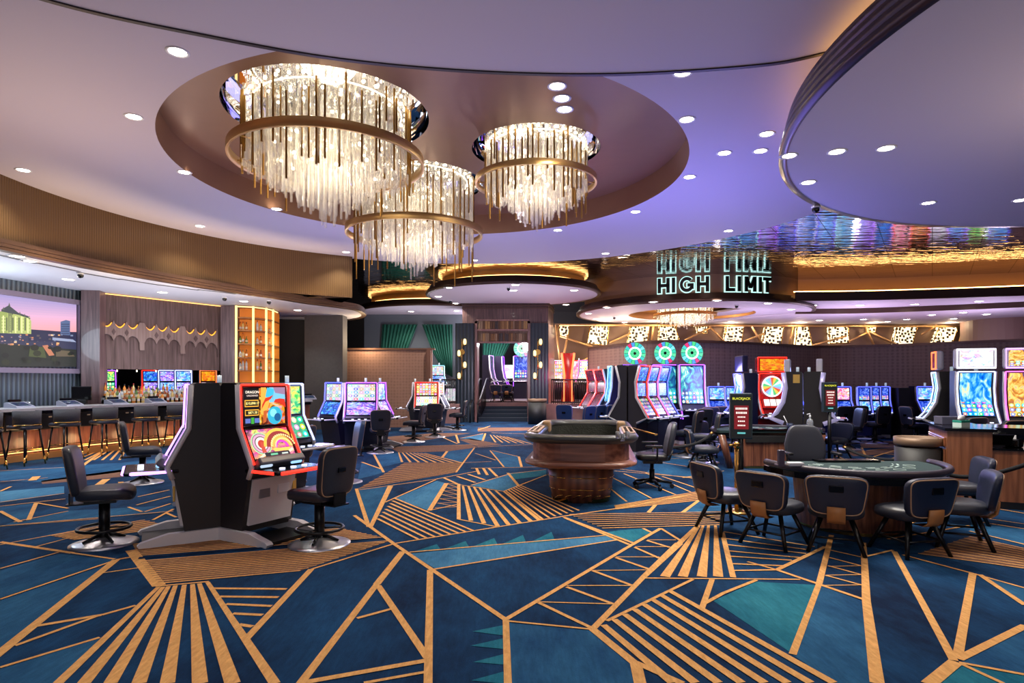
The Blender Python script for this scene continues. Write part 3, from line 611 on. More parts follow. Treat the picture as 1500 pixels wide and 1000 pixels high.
SCN = {
 'dragon': screen('screen_dragon','art',[(10,10,14),(120,40,20),(240,150,50),(60,190,220)],1.2,1.3),
 'wheelgame': screen('screen_magenta','art',[(90,20,60),(200,60,130),(230,180,90),(60,20,50)],1.2,2.1),
 'green1': screen('screen_green','art',[(20,60,40),(60,190,110),(220,240,120),(240,200,60)],1.2,3.2),
 'green2': screen('screen_green_reels','reels',[(20,110,80),(90,210,150)],1.1,4.1),
 'pastel': screen('screen_pastel','reels',[(190,170,225),(225,225,215),(120,190,150)],.95,5.7,(5,5)),
 'violet': screen('screen_violet','art',[(40,30,120),(110,90,220),(210,190,255),(70,50,160)],1.2,6.2),
 'bluesea': screen('screen_blue_sea','art',[(10,40,130),(30,110,220),(130,220,255)],1.2,7.4),
 'gold': screen('screen_gold','reels',[(190,70,30),(250,220,150)],1.1,8.3,(7,5)),
 'gold2': screen('screen_cream_reels','reels',[(230,215,160),(250,240,200)],1.25,9.3,(5,3)),
 'royal': screen('screen_royal_blue','mixed',[(15,25,120),(30,70,200),(140,170,250)],1.15,10.2,(6,7)),
 'royal2': screen('screen_royal_art','art',[(40,80,200),(120,180,255),(240,245,255)],1.25,11.1),
 'farm': screen('screen_green_gold','mixed',[(10,30,70),(20,80,140),(60,190,190),(230,240,200)],1.15,12.9,(6,9)),
 'dusk': screen('screen_dark_red','art',[(20,8,20),(110,20,50),(60,20,90)],1.0,13.2),
 'steel': screen('screen_steel_blue','reels',[(50,70,120),(110,140,190)],.7,14.6,(7,5)),
 'ocean': screen('screen_ocean','mixed',[(0,70,190),(20,130,220),(120,200,240),(240,220,140)],1.2,15.5,(6,10)),
 'amber': screen('screen_amber','mixed',[(30,40,120),(200,120,30),(255,220,120),(120,60,160)],1.1,16.4,(6,9)),
 'pinkart': screen('screen_pink_art','art',[(200,60,120),(250,160,180),(255,240,230)],1.2,17.8),
 'dim': screen('screen_dim_blue','art',[(20,26,44),(50,66,96),(90,110,140)],.7,18.1),
 'mach': screen('screen_white_art','art',[(150,150,190),(235,235,245),(250,240,250)],1.25,19.3),
 'orange': screen('screen_orange_title','art',[(220,80,20),(255,170,40),(190,30,20)],.9,20.7),
 'redglass': screen('screen_red_glass','art',[(110,10,14),(190,30,24),(140,14,18)],.7,21.4),
}
# --- foreground pair ---
RD = (.88,-.47); RZ = face(*RD)
red = slot('slot machine with red light frame showing a dragon picture, before a black padded chair', (-2.686,6.75,0), RZ, 'dual', [SCN['wheelgame'],SCN['dragon']], GL['red'], deckm=blackgloss, w=.66, candle=False)
# picture on its two panes, laid on the glass
def onpane(parent, pl, w, shapes, name):
    """flat shapes on a pane: u across 0..1, v up 0..1"""
    a, b = pl[0], pl[-1]; ms = []; m = MB()
    def pt(u, v, k): y, z = lerp(a,b,v); return ((u-.5)*w, y-.0135-.0012*k, z)
    H = math.dist(a,b)
    for k, (kind, c, *q) in enumerate(shapes):
        mm_ = glow('ink_%d_%d_%d' % c, c, 1.15)
        if mm_ not in ms: ms.append(mm_)
        m.mi = ms.index(mm_)
        if kind == 'r': u0,v0,u1,v1 = q; m.face([pt(u0,v0,k),pt(u1,v0,k),pt(u1,v1,k),pt(u0,v1,k)])
        elif kind == 'p': m.face([pt(u,v,k) for u,v in q[0]])
        elif kind == 'c':
            u,v,r = q; m.face([pt(u+r/w*math.cos(2*PI*i/28), v+r/H*math.sin(2*PI*i/28), k) for i in range(28)])
        elif kind == 'arc':
            u,v,r0,r1,a0,a1 = q
            for i in range(20):
                t0 = a0+(a1-a0)*i/20; t1 = a0+(a1-a0)*(i+1)/20
                m.face([pt(u+r/w*math.cos(t), v+r/H*math.sin(t), k) for r,t in ((r0,t0),(r0,t1),(r1,t1),(r1,t0))])
    return m.build(name, ms, parent)
up = [c for c in red.children if c.name.startswith('upper_screen')][0]; lo = [c for c in red.children if c.name.startswith('lower_screen')][0]
pu, plw = STY['dual']['scr'][1], STY['dual']['scr'][0]; W_ = .55
bk_, gd, wh = (10,10,16), (235,170,60), (240,235,225)
sh = [('r',bk_,0,0,.37,1)]
for v0, v1 in ((.5,.68),(.27,.43)): sh += [('r',gd,.03,v0,.35,v1),('r',bk_,.045,v0+.025,.335,v1-.025)]
sh += [('r',(90,110,180),.03,.08,.15,.2),('r',(60,160,60),.16,.06,.23,.22),('r',(90,110,180),.24,.08,.35,.2)]
sh += [('r',(120,190,225),.6,.6,1,1),('p',(150,120,150),[(.75,.85),(1,.8),(1,1),(.7,1)]),('p',(240,170,70),[(.38,.3),(.5,.25),(.6,.6),(.52,1),(.4,1)]),('p',(60,180,215),[(.5,.75),(.68,.7),(.72,.95),(.55,1)]),
       ('p',(205,50,30),[(.4,.42),(.5,.62),(.62,.68),(.7,.8),(.6,.75),(.5,.72),(.42,.55)]),('p',(205,50,30),[(.7,.6),(.85,.58),(1,.45),(.98,.68),(.85,.7),(.74,.68)]),('c',(50,170,200),.72,.25,.1),('c',(130,225,235),.68,.32,.045),('c',(20,90,140),.78,.2,.045),('p',(190,90,40),[(.42,.05),(.5,.1),(.52,.4),(.44,.38)])]
onpane(up, pu, W_, sh, 'screen_picture')
for txt, u, v, s, c in (('$10,898.17',.19,.59,.038,(255,235,140)),('$871.50',.19,.35,.036,(255,235,140)),('DRAGON',.19,.88,.04,(255,240,220)),('UNLEASHED',.19,.79,.026,(220,200,190))):
    y, z = lerp(pu[0],pu[1],v); letters('screen_lettering', txt, s, glow('ink_%d_%d_%d' % c, c, 1.3), up, ((u-.5)*W_,y-.03,z), (math.radians(88),0,0), .0005)
sh = [('c',(170,210,160),.27,.5,.13),('c',(60,40,70),.27,.5,.115),('arc',(240,160,190),.27,.5,.085,.11,0,2*PI),('c',(225,225,210),.27,.5,.075),('c',(190,50,40),.27,.48,.05),('p',(200,70,50),[(.22,.2),(.32,.2),(.3,.55),(.24,.55)]),
      ('arc',(250,190,70),.72,.3,.2,.235,.1,3.0),('arc',(150,40,40),.72,.3,.15,.2,.1,3.0),('arc',(240,180,80),.72,.3,.1,.15,.1,3.0),('arc',(210,60,190),.72,.3,.065,.095,.1,3.0),('r',(235,200,90),.5,.2,.9,.3),('r',(30,26,34),.25,.06,.85,.19),('r',(110,190,150),.38,.09,.55,.15),('r',(200,210,200),.65,.09,.8,.14),('p',(245,215,190),[(.85,.12),(.97,.2),(.95,.28),(.83,.2)]),('p',(245,215,190),[(.1,.02),(.25,.1),(.24,.18),(.1,.08)])]
for i in range(16):
    a = .25+2.6*i/15
    for r, s in ((.176,.012),(.126,.009)): sh.append(('c',(255,225,150),.72+r/W_*math.cos(a),.3+r/.39*math.sin(a),s))
onpane(lo, plw, W_, sh, 'screen_picture')
def front_details(t, w):
    m = MB(); y = -.29; m.mi = 0; m.box((0,-.068,.42),(w-.1,.03,.5),rx=math.radians(9.5)); pn = m.build('door_panel', silver, t)
    m = MB(); m.bbox((-.12,-.095,.5),(.14,.02,.1),.006); m.build('bill_slot', mat('grey_plate',(120,120,126),.4), pn)
    m = MB(); m.bbox((.13,-.1,.52),(.16,.02,.1),.006); m.build('ticket_plate', white, pn)
    m = MB(); m.bbox((.28,-.1,.52),(.05,.02,.16),.003); m.build('notice_sticker', mat('amber_sticker',(205,165,80),.6), pn)
    m = MB(); m.bbox((0,-.19,.83),(w-.06,.14,.09),.02,rx=-.7); hd = m.build('player_panel', mat('grey_panel',(110,110,116),.35,.4), t)
    for x, c in ((-.22,(170,190,210)),(.18,(150,200,255))):
        m = MB(); m.bbox((x,-.235,.825),(.14,.03,.06),.006,rx=-.7); m.build('display', glow('ink_%d_%d_%d' % c, c, 1.15), hd)
front_details(red, .66)
LD = (-.86,-.51); LZ = face(*LD)
lef = slot('slot machine with violet light frame facing the bar, back to back with the red one', (-3.6,6.73,0), LZ, 'dual', [SCN['dim'],SCN['dim']], GL['violet'], deckm=blackgloss, w=.66, candle=False)
front_details(lef, .66)
slot('slot machine with green screens and blue light edges behind the red one', (-3.24,8.87,0), face(.93,-.37), 'dual', [SCN['green2'],SCN['green1']], GL['ice'], w=.74)
slot('slot machine of which only the back corner shows behind the violet framed one', (-4.1,8.6,0), face(-.95,.3), 'dual', [SCN['dim'],SCN['bluesea']], GL['violet'], w=.7)
# --- three round a post, by the grey pillar ---
bb = mat('blue_black_cabinet', (16,16,34), .4)
slot('blue lit slot machine turned to the bar, left of the pastel screened one', (AX(486,15.3),15.35,0), face(-.62,-.78), 'dual', [SCN['bluesea'],SCN['pastel']], GL['blue'], bb, w=.72)
slot('slot machine with pastel upper and violet lower screen before the brown half wall', (AX(529,15.1),15.1,0), face(.12,-1), 'dual', [SCN['violet'],SCN['pastel']], GL['purple'], bb, w=.78)
slot('slot machine seen edge on, violet light strip, right of the pastel screened one', (AX(560,15.9),15.9,0), face(.98,-.15), 'dual', [SCN['violet'],SCN['royal2']], GL['purple'], bb, w=.72)
# --- red carousel near the portal ---
dk = mat('navy_cabinet', (30,36,52), .4)
slot('slot machine with red frame and golden reels before the portal steps', (AX(625,20.8),20.8,0), face(.05,-1), 'dual', [SCN['gold2'],SCN['gold']], GL['red'], dk, w=.8)
slot('slot machine seen in profile, left of the golden reel one', (AX(604,21.3),21.3,0), face(-1,-.1), 'dual', [SCN['dim'],SCN['gold']], GL['white'], dk, w=.7, top_strip=False)
slot('slot machine seen in profile, right of the golden reel one', (AX(648,21.3),21.3,0), face(1,-.1), 'dual', [SCN['dim'],SCN['gold']], GL['white'], dk, w=.7, top_strip=False)
# --- tall bank right of the craps table ---
fx, fy = .77, -.64; ux, uy = .64, .77
for i in range(3):
    bx, by = 2.62+ux*(.28+.54*i), 14.0+uy*(.28+.54*i)
    slot('tall three screen machine with %s edge strips, %s of its row from the craps table' % (('red','pink','blue')[i], nth(i)), (bx+fx*.13,by+fy*.13,0), face(fx,fy), 'tri', [SCN['steel'],SCN['bluesea'],SCN['bluesea']], (GL['red'],GL['pink'],GL['blue'])[i], w=.52, base='box', candle=False)
    slot('tall machine with orange edge strip facing away, %s of its row from the craps table' % nth(i), (bx-fx*.13,by-fy*.13,0), face(-fx,-fy), 'tri', [SCN['dim'],SCN['dim'],SCN['dim']], GL['orange'], w=.52, base='box', candle=False)
# --- wheel machines ---
def wheel(t, r, zc, y=-.12):
    m = MB(); m.cyl((0,y+.04,zc),(0,y-.02,zc),r,n=40); wh_ = m.build('bonus_wheel', blackgloss, t)
    cs = [(50,200,170),(120,225,235),(60,190,200),(70,210,130),(70,150,220),(220,50,110),(60,200,190),(90,215,160)]
    ms = [glow('wheel_%d' % i, c, 1.05) for i, c in enumerate(cs)]; m = MB()
    for k in range(16):
        m.mi = k % 8
        for r0, r1, q in ((.66,1.12,0),(.15,.5,3)):
            m.mi = (k*(1+q)+q) % 8; a0, a1 = 2*PI*k/16+.02, 2*PI*(k+1)/16-.02
            m.face([(r*q_*math.cos(a),y-.026,zc+r*q_*math.sin(a)) for q_,a in ((r0,a0),(r0,a1),(r1,a1),(r1,a0))])
    m.build('wheel_segments', ms, wh_)
    m = MB(); m.tube([(r*.58*math.cos(2*PI*i/36),y-.03,zc+r*.58*math.sin(2*PI*i/36)) for i in range(36)],.02,6,True); m.build('wheel_ring', GL['white'], wh_)
    m = MB(); m.cyl((0,y+.03,zc-r),(0,y+.03,zc-r-.12),.05); m.build('wheel_stand', blackmetal, t)
pcab = mat('purple_black_cabinet', (26,18,48), .4)
for i, (px, z, nm) in enumerate(((928,17.0,'partly behind the red edged bank'),(972,16.8,'next to the red edged bank'),(1011,16.6,'nearest the small blue machines'))):
    t = slot('purple lit slot machine with lit prize wheel on top, '+nm, (AX(px,z),z,0), face(.05,-1), 'tall', [SCN['farm']], GL['purple'], pcab, w=.7, base='box', candle=False)
    wheel(t, .27, 2.46)
slot('cyan edged slot machine between the red bank and the orange striped one', (AX(900,18.4),18.4,0), face(-1,-.02), 'tall', [SCN['bluesea']], GL['cyan'], pcab, w=.6, base='box', candle=False)
# --- dark bank with red grid ---
for i, px in enumerate((877,888)):
    slot('dark slot machine outlined in red light facing the portal, %s of the red pair' % ('nearer','farther')[i], (AX(884,19.0)-.2*i,19.0+.62*i,0), face(-.95,-.3), 'tri', [SCN['dusk']]*3, GL['red'], w=.62, base='box')
# --- small blue machines along the wall ---
bm = mat('blue_cabinet', (18,22,60), .4)
for px, z, nm in ((1049,18.6,'right of the prize wheel machines'),(1074,18.5,'left of the red wheel machine'),(1160,18.6,'between the red wheel machine and the black backed pair'),(1199,19.2,'half hidden by the black backed pair'),(1353,18.6,'alone in front of the brown wall'),(1391,18.4,'cut off by the silver framed machine')):
    slot('small blue lit slot machine '+nm, (AX(px,z),z,0), face(-.02,-1), 'small', [SCN['royal'],SCN['royal2']], GL['blue'], bm, w=.54, base='box')
slot('small slot machine with pink upper screen beside the second sign', (AX(1231,18.3),18.3,0), face(-.1,-1), 'small', [SCN['royal'],SCN['pinkart']], GL['blue'], bm, w=.54, base='box')
for i in range(3):
    slot('blue lit slot machine, %s of the slanted row of three' % ('leftmost','middle','rightmost')[i], (AX(1268+17.5*i,18.0+.1*i),18.1+.22*i,0), face(-.35,-.94), 'small', [SCN['royal2'],SCN['royal']], GL['blue'], bm, w=.37, base='box')
m = MB(); m.sideprof([(-.6,0),(-.35,.75),(-.3,1.5),(.3,1.5),(.3,0)],-.15,.15); o = m.build('end_cabinet', darkbody); o.location = (AX(1321,18.3),18.4,0); o.rotation_euler = (0,0,face(-.2,-1)); tag(o, 'plain black end cabinet right of the slanted row of three', 'cabinet')
# --- red wheel machine ---
rc = mat('red_cabinet', (150,16,20), .35)
t = slot('bright red slot machine with a colour wheel and an orange sign on top', (AX(1126,15.2),15.2,0), face(0,-1), 'curve', [SCN['redglass']], GL['red'], rc, w=.64, base='box')
m = MB(); m.bbox((0,-.1,2.1),(.7,.22,.36),.03); tp = m.build('topper', rc, t)
m = MB(); m.quad((-.3,-.216,1.96),(.3,-.216,1.96),(.3,-.216,2.24),(-.3,-.216,2.24)); m.build('sign_face', SCN['orange'], tp)
m = MB(); m.tube([(-.35,-.215,1.93),(.35,-.215,1.93),(.35,-.215,2.28),(-.35,-.215,2.28)],.014,6,True); m.build('light_strip', GL['red'], tp)
wc = [(120,220,230),(230,240,250),(90,190,120),(240,190,80),(220,90,60),(150,170,230)]
m = MB()
for k in range(18):
    a0, a1 = 2*PI*k/18, 2*PI*(k+1)/18; m.mi = k % 6
    m.face([(0,-.2,1.57),(.24*math.cos(a0),-.2,1.57+.24*math.sin(a0)),(.24*math.cos(a1),-.2,1.57+.24*math.sin(a1))])
wl_ = m.build('prize_wheel', [glow('ink_%d_%d_%d' % c, c, 1.15) for c in wc], t)
m = MB(); m.tube([(.24*math.cos(2*PI*i/32),-.2,1.57+.24*math.sin(2*PI*i/32)) for i in range(32)],.015,6,True); m.build('wheel_rim', GL['white'], wl_)
m = MB()
for x in (-.15,0,.15): m.box((x,-.26,1.18),(.13,.01,.17),rx=-.45)
m.build('reel_window', glow('reel_white',(245,245,240),1.1), t)
t = slot('blue slot machine in profile with a tall lamp head, left of the red wheel machine', (AX(1094,15.2),15.3,0), face(-.99,.03), 'curve', [SCN['ocean']], GL['blue'], bm, w=.6, base='box')
m = MB(); m.bbox((0,-.1,2.13),(.6,.14,.4),.03); m.build('topper', bm, t)
# --- black backed pair ---
for s, nm in ((-1,'left'),(1,'right')):
    t = slot('black slot machine with pale silver edge, back to back, facing %s' % nm, (AX(1180,13.2)+s*.19,13.3-s*.09,0), face(s*.9,-s*.44), 'curve', [SCN['ocean']], None, darkbody, mat('glowing_silver_edge',(190,185,215),.3,.5,emit=(190,180,230),es=.25), w=.62, base='box', tr=.05)  # pale sheen of the silver edge comes from a faint emission
    m = MB(); m.bbox((0,-.1,2.03),(.56,.12,.28),.02); m.build('topper', silver, t)
    if s < 0:
        m = MB(); m.box((.312,.08,1.75),(.005,.13,.18)); m.build('notice_plate', mat('amber_sticker'), t)
# --- right bank ---
def topper_screen(t, sm, em, w=.62):
    m = MB(); m.bbox((0,-.12,2.13),(w+.08,.14,.4),.05); tp = m.build('topper', silver, t)
    m = MB(); m.quad((-w/2+.04,-.196,1.98),(w/2-.04,-.196,1.98),(w/2-.04,-.196,2.28),(-w/2+.04,-.196,2.28)); m.build('topper_screen', sm, tp)
    m = MB(); m.tube([(-w/2,-.195,1.95),(w/2,-.195,1.95),(w/2,-.195,2.31),(-w/2,-.195,2.31)],.014,6,True); m.build('light_strip', em, tp)
t = slot('silver framed slot machine with curved blue screen and white topper behind the tissue box', (AX(1424,11.9),11.9,0), face(-.3,-.95), 'curve', [SCN['ocean']], GL['ice'], darkbody, w=.62, base='box'); topper_screen(t, SCN['mach'], GL['white'])
t = slot('slot machine with pink light edges and amber picture at the right edge', (AX(1500,11.6),11.6,0), face(-.45,-.9), 'curve', [SCN['amber']], GL['pink'], darkbody, w=.66, base='box'); topper_screen(t, SCN['amber'], GL['violet'])
t = slot('silver edged slot machine in profile facing left, with a red lit lamp head', (AX(1399,12.6),12.9,0), face(-.9,.42), 'curve', [SCN['ocean']], GL['ice'], darkbody, w=.5, base='box'); topper_screen(t, SCN['dusk'], GL['orange'], .4)
# ================= CHAIRS IN PLACE =================
def chair_at(px, py, d, label, group='slot machine chairs', vin=None):
    x, y = G(px, py)
    global _c0
    return slot_chair(label, (x,y,0), face(*d), group, vin) if vin else (dup(_c0, (x,y,0), face(*d), label, group))
x, y = G(153,796)
_c0 = slot_chair('black padded chair on chrome disc at the left, in front of the violet framed machine', (x,y,0), face(.9,.43), 'slot machine chairs')
chair_at(209,707,(.86,.5),'black padded chair behind the violet framed machine, near the bar')
chair_at(468,797,(-.87,.5),'black padded chair with tan piping facing the red framed machine')
chair_at(424,722,(-.95,.3),'dark chair half hidden behind the red framed machine')
_cb = slot_chair('blue-lit padded chair before the blue lit machine, behind the front right chair', (*G(503,706),0), face(-.9,-.44), 'slot machine chairs', mat('blue_lit_vinyl',(40,66,112),.38,bump=(90,.1)))  # blue light falling on these chairs is put into the vinyl colour
chair_at(557,663,(-.25,1),'chair seen from behind in front of the pastel screened machine')
chair_at(606,647,(-1,.1),'chair facing left, left of the golden reel machine')
chair_at(637,640,(-.1,1),'chair seen from behind at the golden reel machine')
chair_at(670,630,(-1,.05),'chair facing left beside the portal steps')
for px, py, d, l in ((1006,668,(-.8,.6),'chair facing the blue screens of the three screen bank, behind the office chair'),(1031,677,(-.95,.3),'chair with side to camera, left of the rear card table'),(1034,652,(-.1,1),'chair at the middle prize wheel machine'),(1022,659,(-.3,1),'chair between the prize wheel machines and the rear card table'),
    (1080,648,(-.2,1),'chair at the small blue machine left of the red wheel machine'),(1056,650,(.2,1),'chair at the small blue machine right of the prize wheel machines'),(1150,650,(.1,1),'chair before the red wheel machine'),(1123,652,(-.1,1),'chair left of the black backed pair'),
    (1243,658,(-1,.1),'chair with tan piping facing left, behind the front office chair'),(1342,652,(1,.1),'chair facing right at the lone small blue machine'),(1252,648,(.1,1),'dark chair at the pink screened machine'),(1228,650,(-.1,1),'dark chair behind the second sign'),(1282,649,(-.3,1),'chair at the slanted row of three'),
    (1462,700,(-.2,1),'chair whose back shows above the pit counter at the right edge'),(1410,690,(-.2,1),'chair whose back shows behind the tissue box')):
    chair_at(px, py, d, l)
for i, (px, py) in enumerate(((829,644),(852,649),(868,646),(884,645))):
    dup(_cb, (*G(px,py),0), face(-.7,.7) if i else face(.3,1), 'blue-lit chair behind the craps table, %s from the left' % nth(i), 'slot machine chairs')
_s = None
for px, py, d, l in ((1064,777,(.97,.25),'card table chair left of the front table, beside the brass post'),(1134,796,(.78,.62),'card table chair at the front table, second from the left'),(1224,804,(.45,.89),'card table chair seen straight from behind, middle of the front table'),
    (1331,808,(-.2,.98),'card table chair at the front table, right of the middle one'),(1405,797,(-.9,.42),'card table chair at the right end of the front table'),(1402,762,(-.9,.3),'card table chair behind the right end one, by the wooden stand')):
    if _s is None: _s = stool21(l, (*G(px,py),0), face(*d), 'front card table chairs')
    else: dup(_s, (*G(px,py),0), face(*d), l, 'front card table chairs')
for px, py, d, l in ((1030,688,(.9,-.1),'card table chair at the left end of the rear table'),(1043,668,(.7,-.7),'card table chair beyond the left end of the rear table'),(1075,660,(.3,-1),'card table chair behind the front sign, far side of the rear table'),
    (1130,657,(0,-1),'card table chair at the middle of the rear table far side'),(1185,659,(-.3,-1),'card table chair behind the pump bottle, far side of the rear table'),(1222,672,(-.8,-.5),'card table chair at the right end of the rear table')):
    dup(_s, (*G(px,py),0), face(*d), l, 'rear card table chairs')
office_chair('black office chair on a star base with casters, right of the craps table', (*G(955,714),0), face(-.98,.12), -.06)
office_chair('black dealer office chair facing out from behind the front card table', (4.03,8.25,0), face(-.1,-1), -.02)

# ================= CARD TABLES =================
def card_table(label, loc, rz, w=1.02, dep=1.1, H=.735):
    t = thing('card_table', label, 'table', loc, rz)
    def dshape(k, n=40, flat=0): return [(-(w+k),flat)]+[((w+k)*math.cos(PI+PI*i/n), (dep+k)*math.sin(PI+PI*i/n)-.1) for i in range(n+1)]+[(w+k,flat)]
    m = MB(); m.prism(dshape(-.12), H-.05, H); tp = m.build('felt_top', felt, t)
    m = MB(); m.tube([(x,y,H+.005) for x,y in dshape(-.05)[1:-1]],.038,10); m.build('padded_rail', mat('rail_leather',(54,48,62),.4,bump=(90,.1)), t)
    m = MB(); m.prism(dshape(-.06), H-.11, H-.045); m.build('table_edge', blackgloss, t)
    inkm = mat('felt_print',(170,190,185),.9)
    m = MB()
    for k in range(7):
        a = PI+PI*(k+.5)/7*.84+PI*.08; c, s = math.cos(a)*(w-.42), math.sin(a)*(dep-.42)-.1
        m.tube([(c+.06*math.cos(q),s+.06*math.sin(q),H+.001) for q in [2*PI*j/14 for j in range(14)]],.004,4,True)
        m.box((c*.78,s*.72,H+.001),(.1,.012,.002),rz=a+PI/2)
        m.box((c*.85,s*.8,H+.001),(.13,.02,.002),rz=a+PI/2)
    m.build('printed_layout', inkm, tp)
    prof = [(-.62,-.15),(.62,-.15)]
    m = MB()
    q = lambda k, n=24: [((.66-k)*math.cos(PI+PI*i/n),(.72-k)*math.sin(PI+PI*i/n)-.1) for i in range(n+1)]+[(.6-k,.05),(-.6+k,.05)]
    m.rings([[(x,y,0.04) for x,y in q(.06)],[(x,y,H-.1) for x,y in q(-.0)]], smooth=False); bs = m.build('pedestal', walnut, t)
    m = MB(); m.prism(q(.09), 0, .05); m.build('kick_plate', brass, bs)
    m = MB(); m.box((0,-.79,H-.18),(.1,.03,.03)); m.build('brass_plate', brass, bs)
    m = MB(); m.box((0,-.06,H+.012),(.74,.16,.03)); ct = m.build('chip_tray', blackgloss, t)
    return t
card_table('round fronted card table with green felt, ringed by five chairs in front', (4.0,7.42,0), 0)
t2 = card_table('rear card table seen from the dealer side, open shelf under its felt', (AX(1130,12.0),12.0,0), PI, 1.12)
m = MB(); m.box((0,.28,.4),(1.2,.5,.1)); 
for sx in (-1,1):
    m = MB(); m.rings([[(sx*.98-.06,-.04,.65),(sx*.98+.06,-.04,.65),(sx*.98+.06,.06,.65),(sx*.98-.06,.06,.65)],[(sx*.8-.04,-.04,0),(sx*.8+.06,-.04,0),(sx*.8+.06,.06,0),(sx*.8-.04,.06,0)]]); m.build('leg', walnut, t2)
m = MB(); m.box((-.62,.09,.585),(.2,.05,.12)); dr = m.build('drawer', walnut, t2)
m = MB(); m.mi = 0; m.box((-.62,.085,.47),(.17,.01,.09)); m.mi = 1
for k in range(4): m.box((-.68+.035*k,.092,.47),(.024,.004,.045))
m.build('drawer_plate', [blackgloss, white], dr)
m = MB(); m.box((0,-.25,.57),(1.5,.3,.02)); m.build('shelf', blackgloss, t2)
m = MB(); m.bbox((-.05,.07,.575),(1.16,.05,.13),.004); m.build('open_shelf', mat('shelf_shade',(10,9,10),.7), t2)  # solid dark block standing for the shade inside the open shelf
# things lying on the front table
m = MB(); m.bbox((0,0,.09),(.07,.05,.18),.01); m.bbox((0,.03,.01),(.09,.1,.02),.005); o = m.build('card_reader', mat('mauve_grey_plastic',(84,72,90),.4)); o.location = (*PH(1144,678,.8),.765); tag(o, 'upright mauve card reader on the front card table', 'card reader')
m = MB(); m.bbox((0,0,.02),(.16,.1,.04),.01); o = m.build('card_shoe', white); o.location = (*PH(1165,680,.78),.765); tag(o, 'small pale tray beside the card reader on the front table', 'tray')
# things on the rear table
t = thing('pump_bottle', 'clear hand sanitizer pump bottle on the rear card table', 'bottle', (AX(1196,11.5),11.75,.775))
clear = mat('clear_plastic', (225,230,240), .1, trans=.75, ior=1.3)
m = MB(); m.lathe([(0,0),(.055,0),(.06,.02),(.06,.15),(.045,.19),(.018,.21),(.018,.23),(0,.23)], n=20); m.build('bottle_body', clear, t)
m = MB(); m.cyl((0,0,.23),(0,0,.27),.018); m.cyl((0,0,.27),(0,0,.3),.008); m.cyl((0,0,.3),(-.06,0,.29),.012,.008); m.build('pump_head', white, t)
t = thing('pen_holder', 'glass cup with a white pen on the rear card table', 'cup', (AX(1166,11.5),11.75,.775))
m = MB(); m.lathe([(0,.005),(.05,.005),(.055,.12),(.05,.12),(.046,.01),(0,.01)], n=20); m.build('cup', mat('blue_glass',(70,80,110),.1,trans=.5), t)
m = MB(); m.cyl((0,0,.02),(-.12,0,.26),.008); m.build('pen', white, t)
# ================= SIGNS =================
def sign(label, loc, rz, H=1.52):
    t = thing('table_sign', label, 'sign', loc, rz)
    m = MB(); m.lathe([(.17,0),(.17,.02),(.03,.04),(0,.04)], n=24); m.build('base', blackmetal, t)
    m = MB(); m.cyl((0,0,.03),(0,0,H-.5),.035,n=12); m.build('pole', blackmetal, t)
    m = MB(); m.bbox((0,0,H-.29),(.28,.1,.6),.012); bx = m.build('sign_case', mat('slate_case',(40,58,66),.4), t)
    m = MB(); m.quad((-.12,-.052,H-.56),(.12,-.052,H-.56),(.12,-.052,H-.02),(-.12,-.052,H-.02)); m.build('display', glow('display_black',(14,18,20),.8), bx)
    m = MB(); m.quad((-.09,-.054,H-.46),(.09,-.054,H-.46),(.09,-.054,H-.15),(-.09,-.054,H-.15)); m.build('red_panel', glow('display_red',(120,20,28),.9), bx)
    letters('lettering', 'BLACKJACK', .042, glow('display_yellow',(220,220,60),1.3), bx, (0,-.056,H-.06), (PI/2,0,0), .001)
    m = MB()
    for k in range(5):
        z = H-.19-.055*k; wd = (.15,.14,.1,.09,.1)[k]; n = (8,7,5,4,5)[k]
        for i in range(n): m.box((-wd/2+wd*(i+.5)/n,-.056,z),(wd/n*.7,.002,.026 if k < 2 else .018))
    m.build('price_lines', glow('display_pale',(240,220,210),1.2), bx)
    m = MB(); m.box((0,-.056,H-.51),(.1,.002,.02)); m.build('bottom_line', glow('display_teal',(90,170,170),1.2), bx)
    return t
sign('blackjack sign on a black pole beside the brass post', (AX(1085,8.1),8.1,0), face(-.2,-1), 1.53)
sign('smaller looking blackjack sign on a pole behind the pump bottle', (AX(1215,12.3),12.3,0), face(-.1,-1), 1.67)
# ================= POSTS, ROPES =================
def post(label, loc):
    t = thing('rope_post', label, 'stanchion', loc)
    m = MB(); m.lathe([(.16,0),(.16,.015),(.1,.03),(.03,.05),(0,.05)], n=28); m.build('base', brass, t)
    m = MB(); m.cyl((0,0,.04),(0,0,.84),.028,n=16); m.build('tube', brass, t)
    m = MB(); m.cyl((0,0,.84),(0,0,.9),.045,n=16); m.cyl((0,0,.88),(0,0,.92),.06,.02,16); m.tube([(-.03,0,.87),(-.1,0,.87)],.014); m.build('cap', brass, t)
post('brass rope post beside the blackjack sign pole, left of the front card table', (AX(1079,7.95),7.95,0))
def rope(label, pts):
    t = thing('velvet_rope', label, 'rope', (0,0,0))
    P_ = [Vector(((px-750)/F*z, z, HZ(py,z))) for px,py,z in pts]
    sp = []
    for i in range(13):
        s = i/12
        if len(P_) == 3: sp.append(P_[0]*(1-s)*(1-2*s)+P_[1]*4*s*(1-s)+P_[2]*s*(2*s-1))
        else: sp.append(P_[0].lerp(P_[1], s))
    b0 = sp[0].copy(); t.location = b0; sp = [p-b0 for p in sp]
    m = MB(); m.tube(sp,.026,8); rp = m.build('rope_cord', mat('black_velvet',(14,15,20),.9), t)
    for i in (0,12):
        j = 1 if i == 0 else 11
        m = MB(); m.cyl(sp[i], sp[i].lerp(sp[j],.8),.032,.03,10); m.build('rope_end', brass, t)
rope('black velvet rope with a brass end hanging left of the rear card table', ((956,654,10.6),(1010,652,10.9),(1044,633,11.2)))
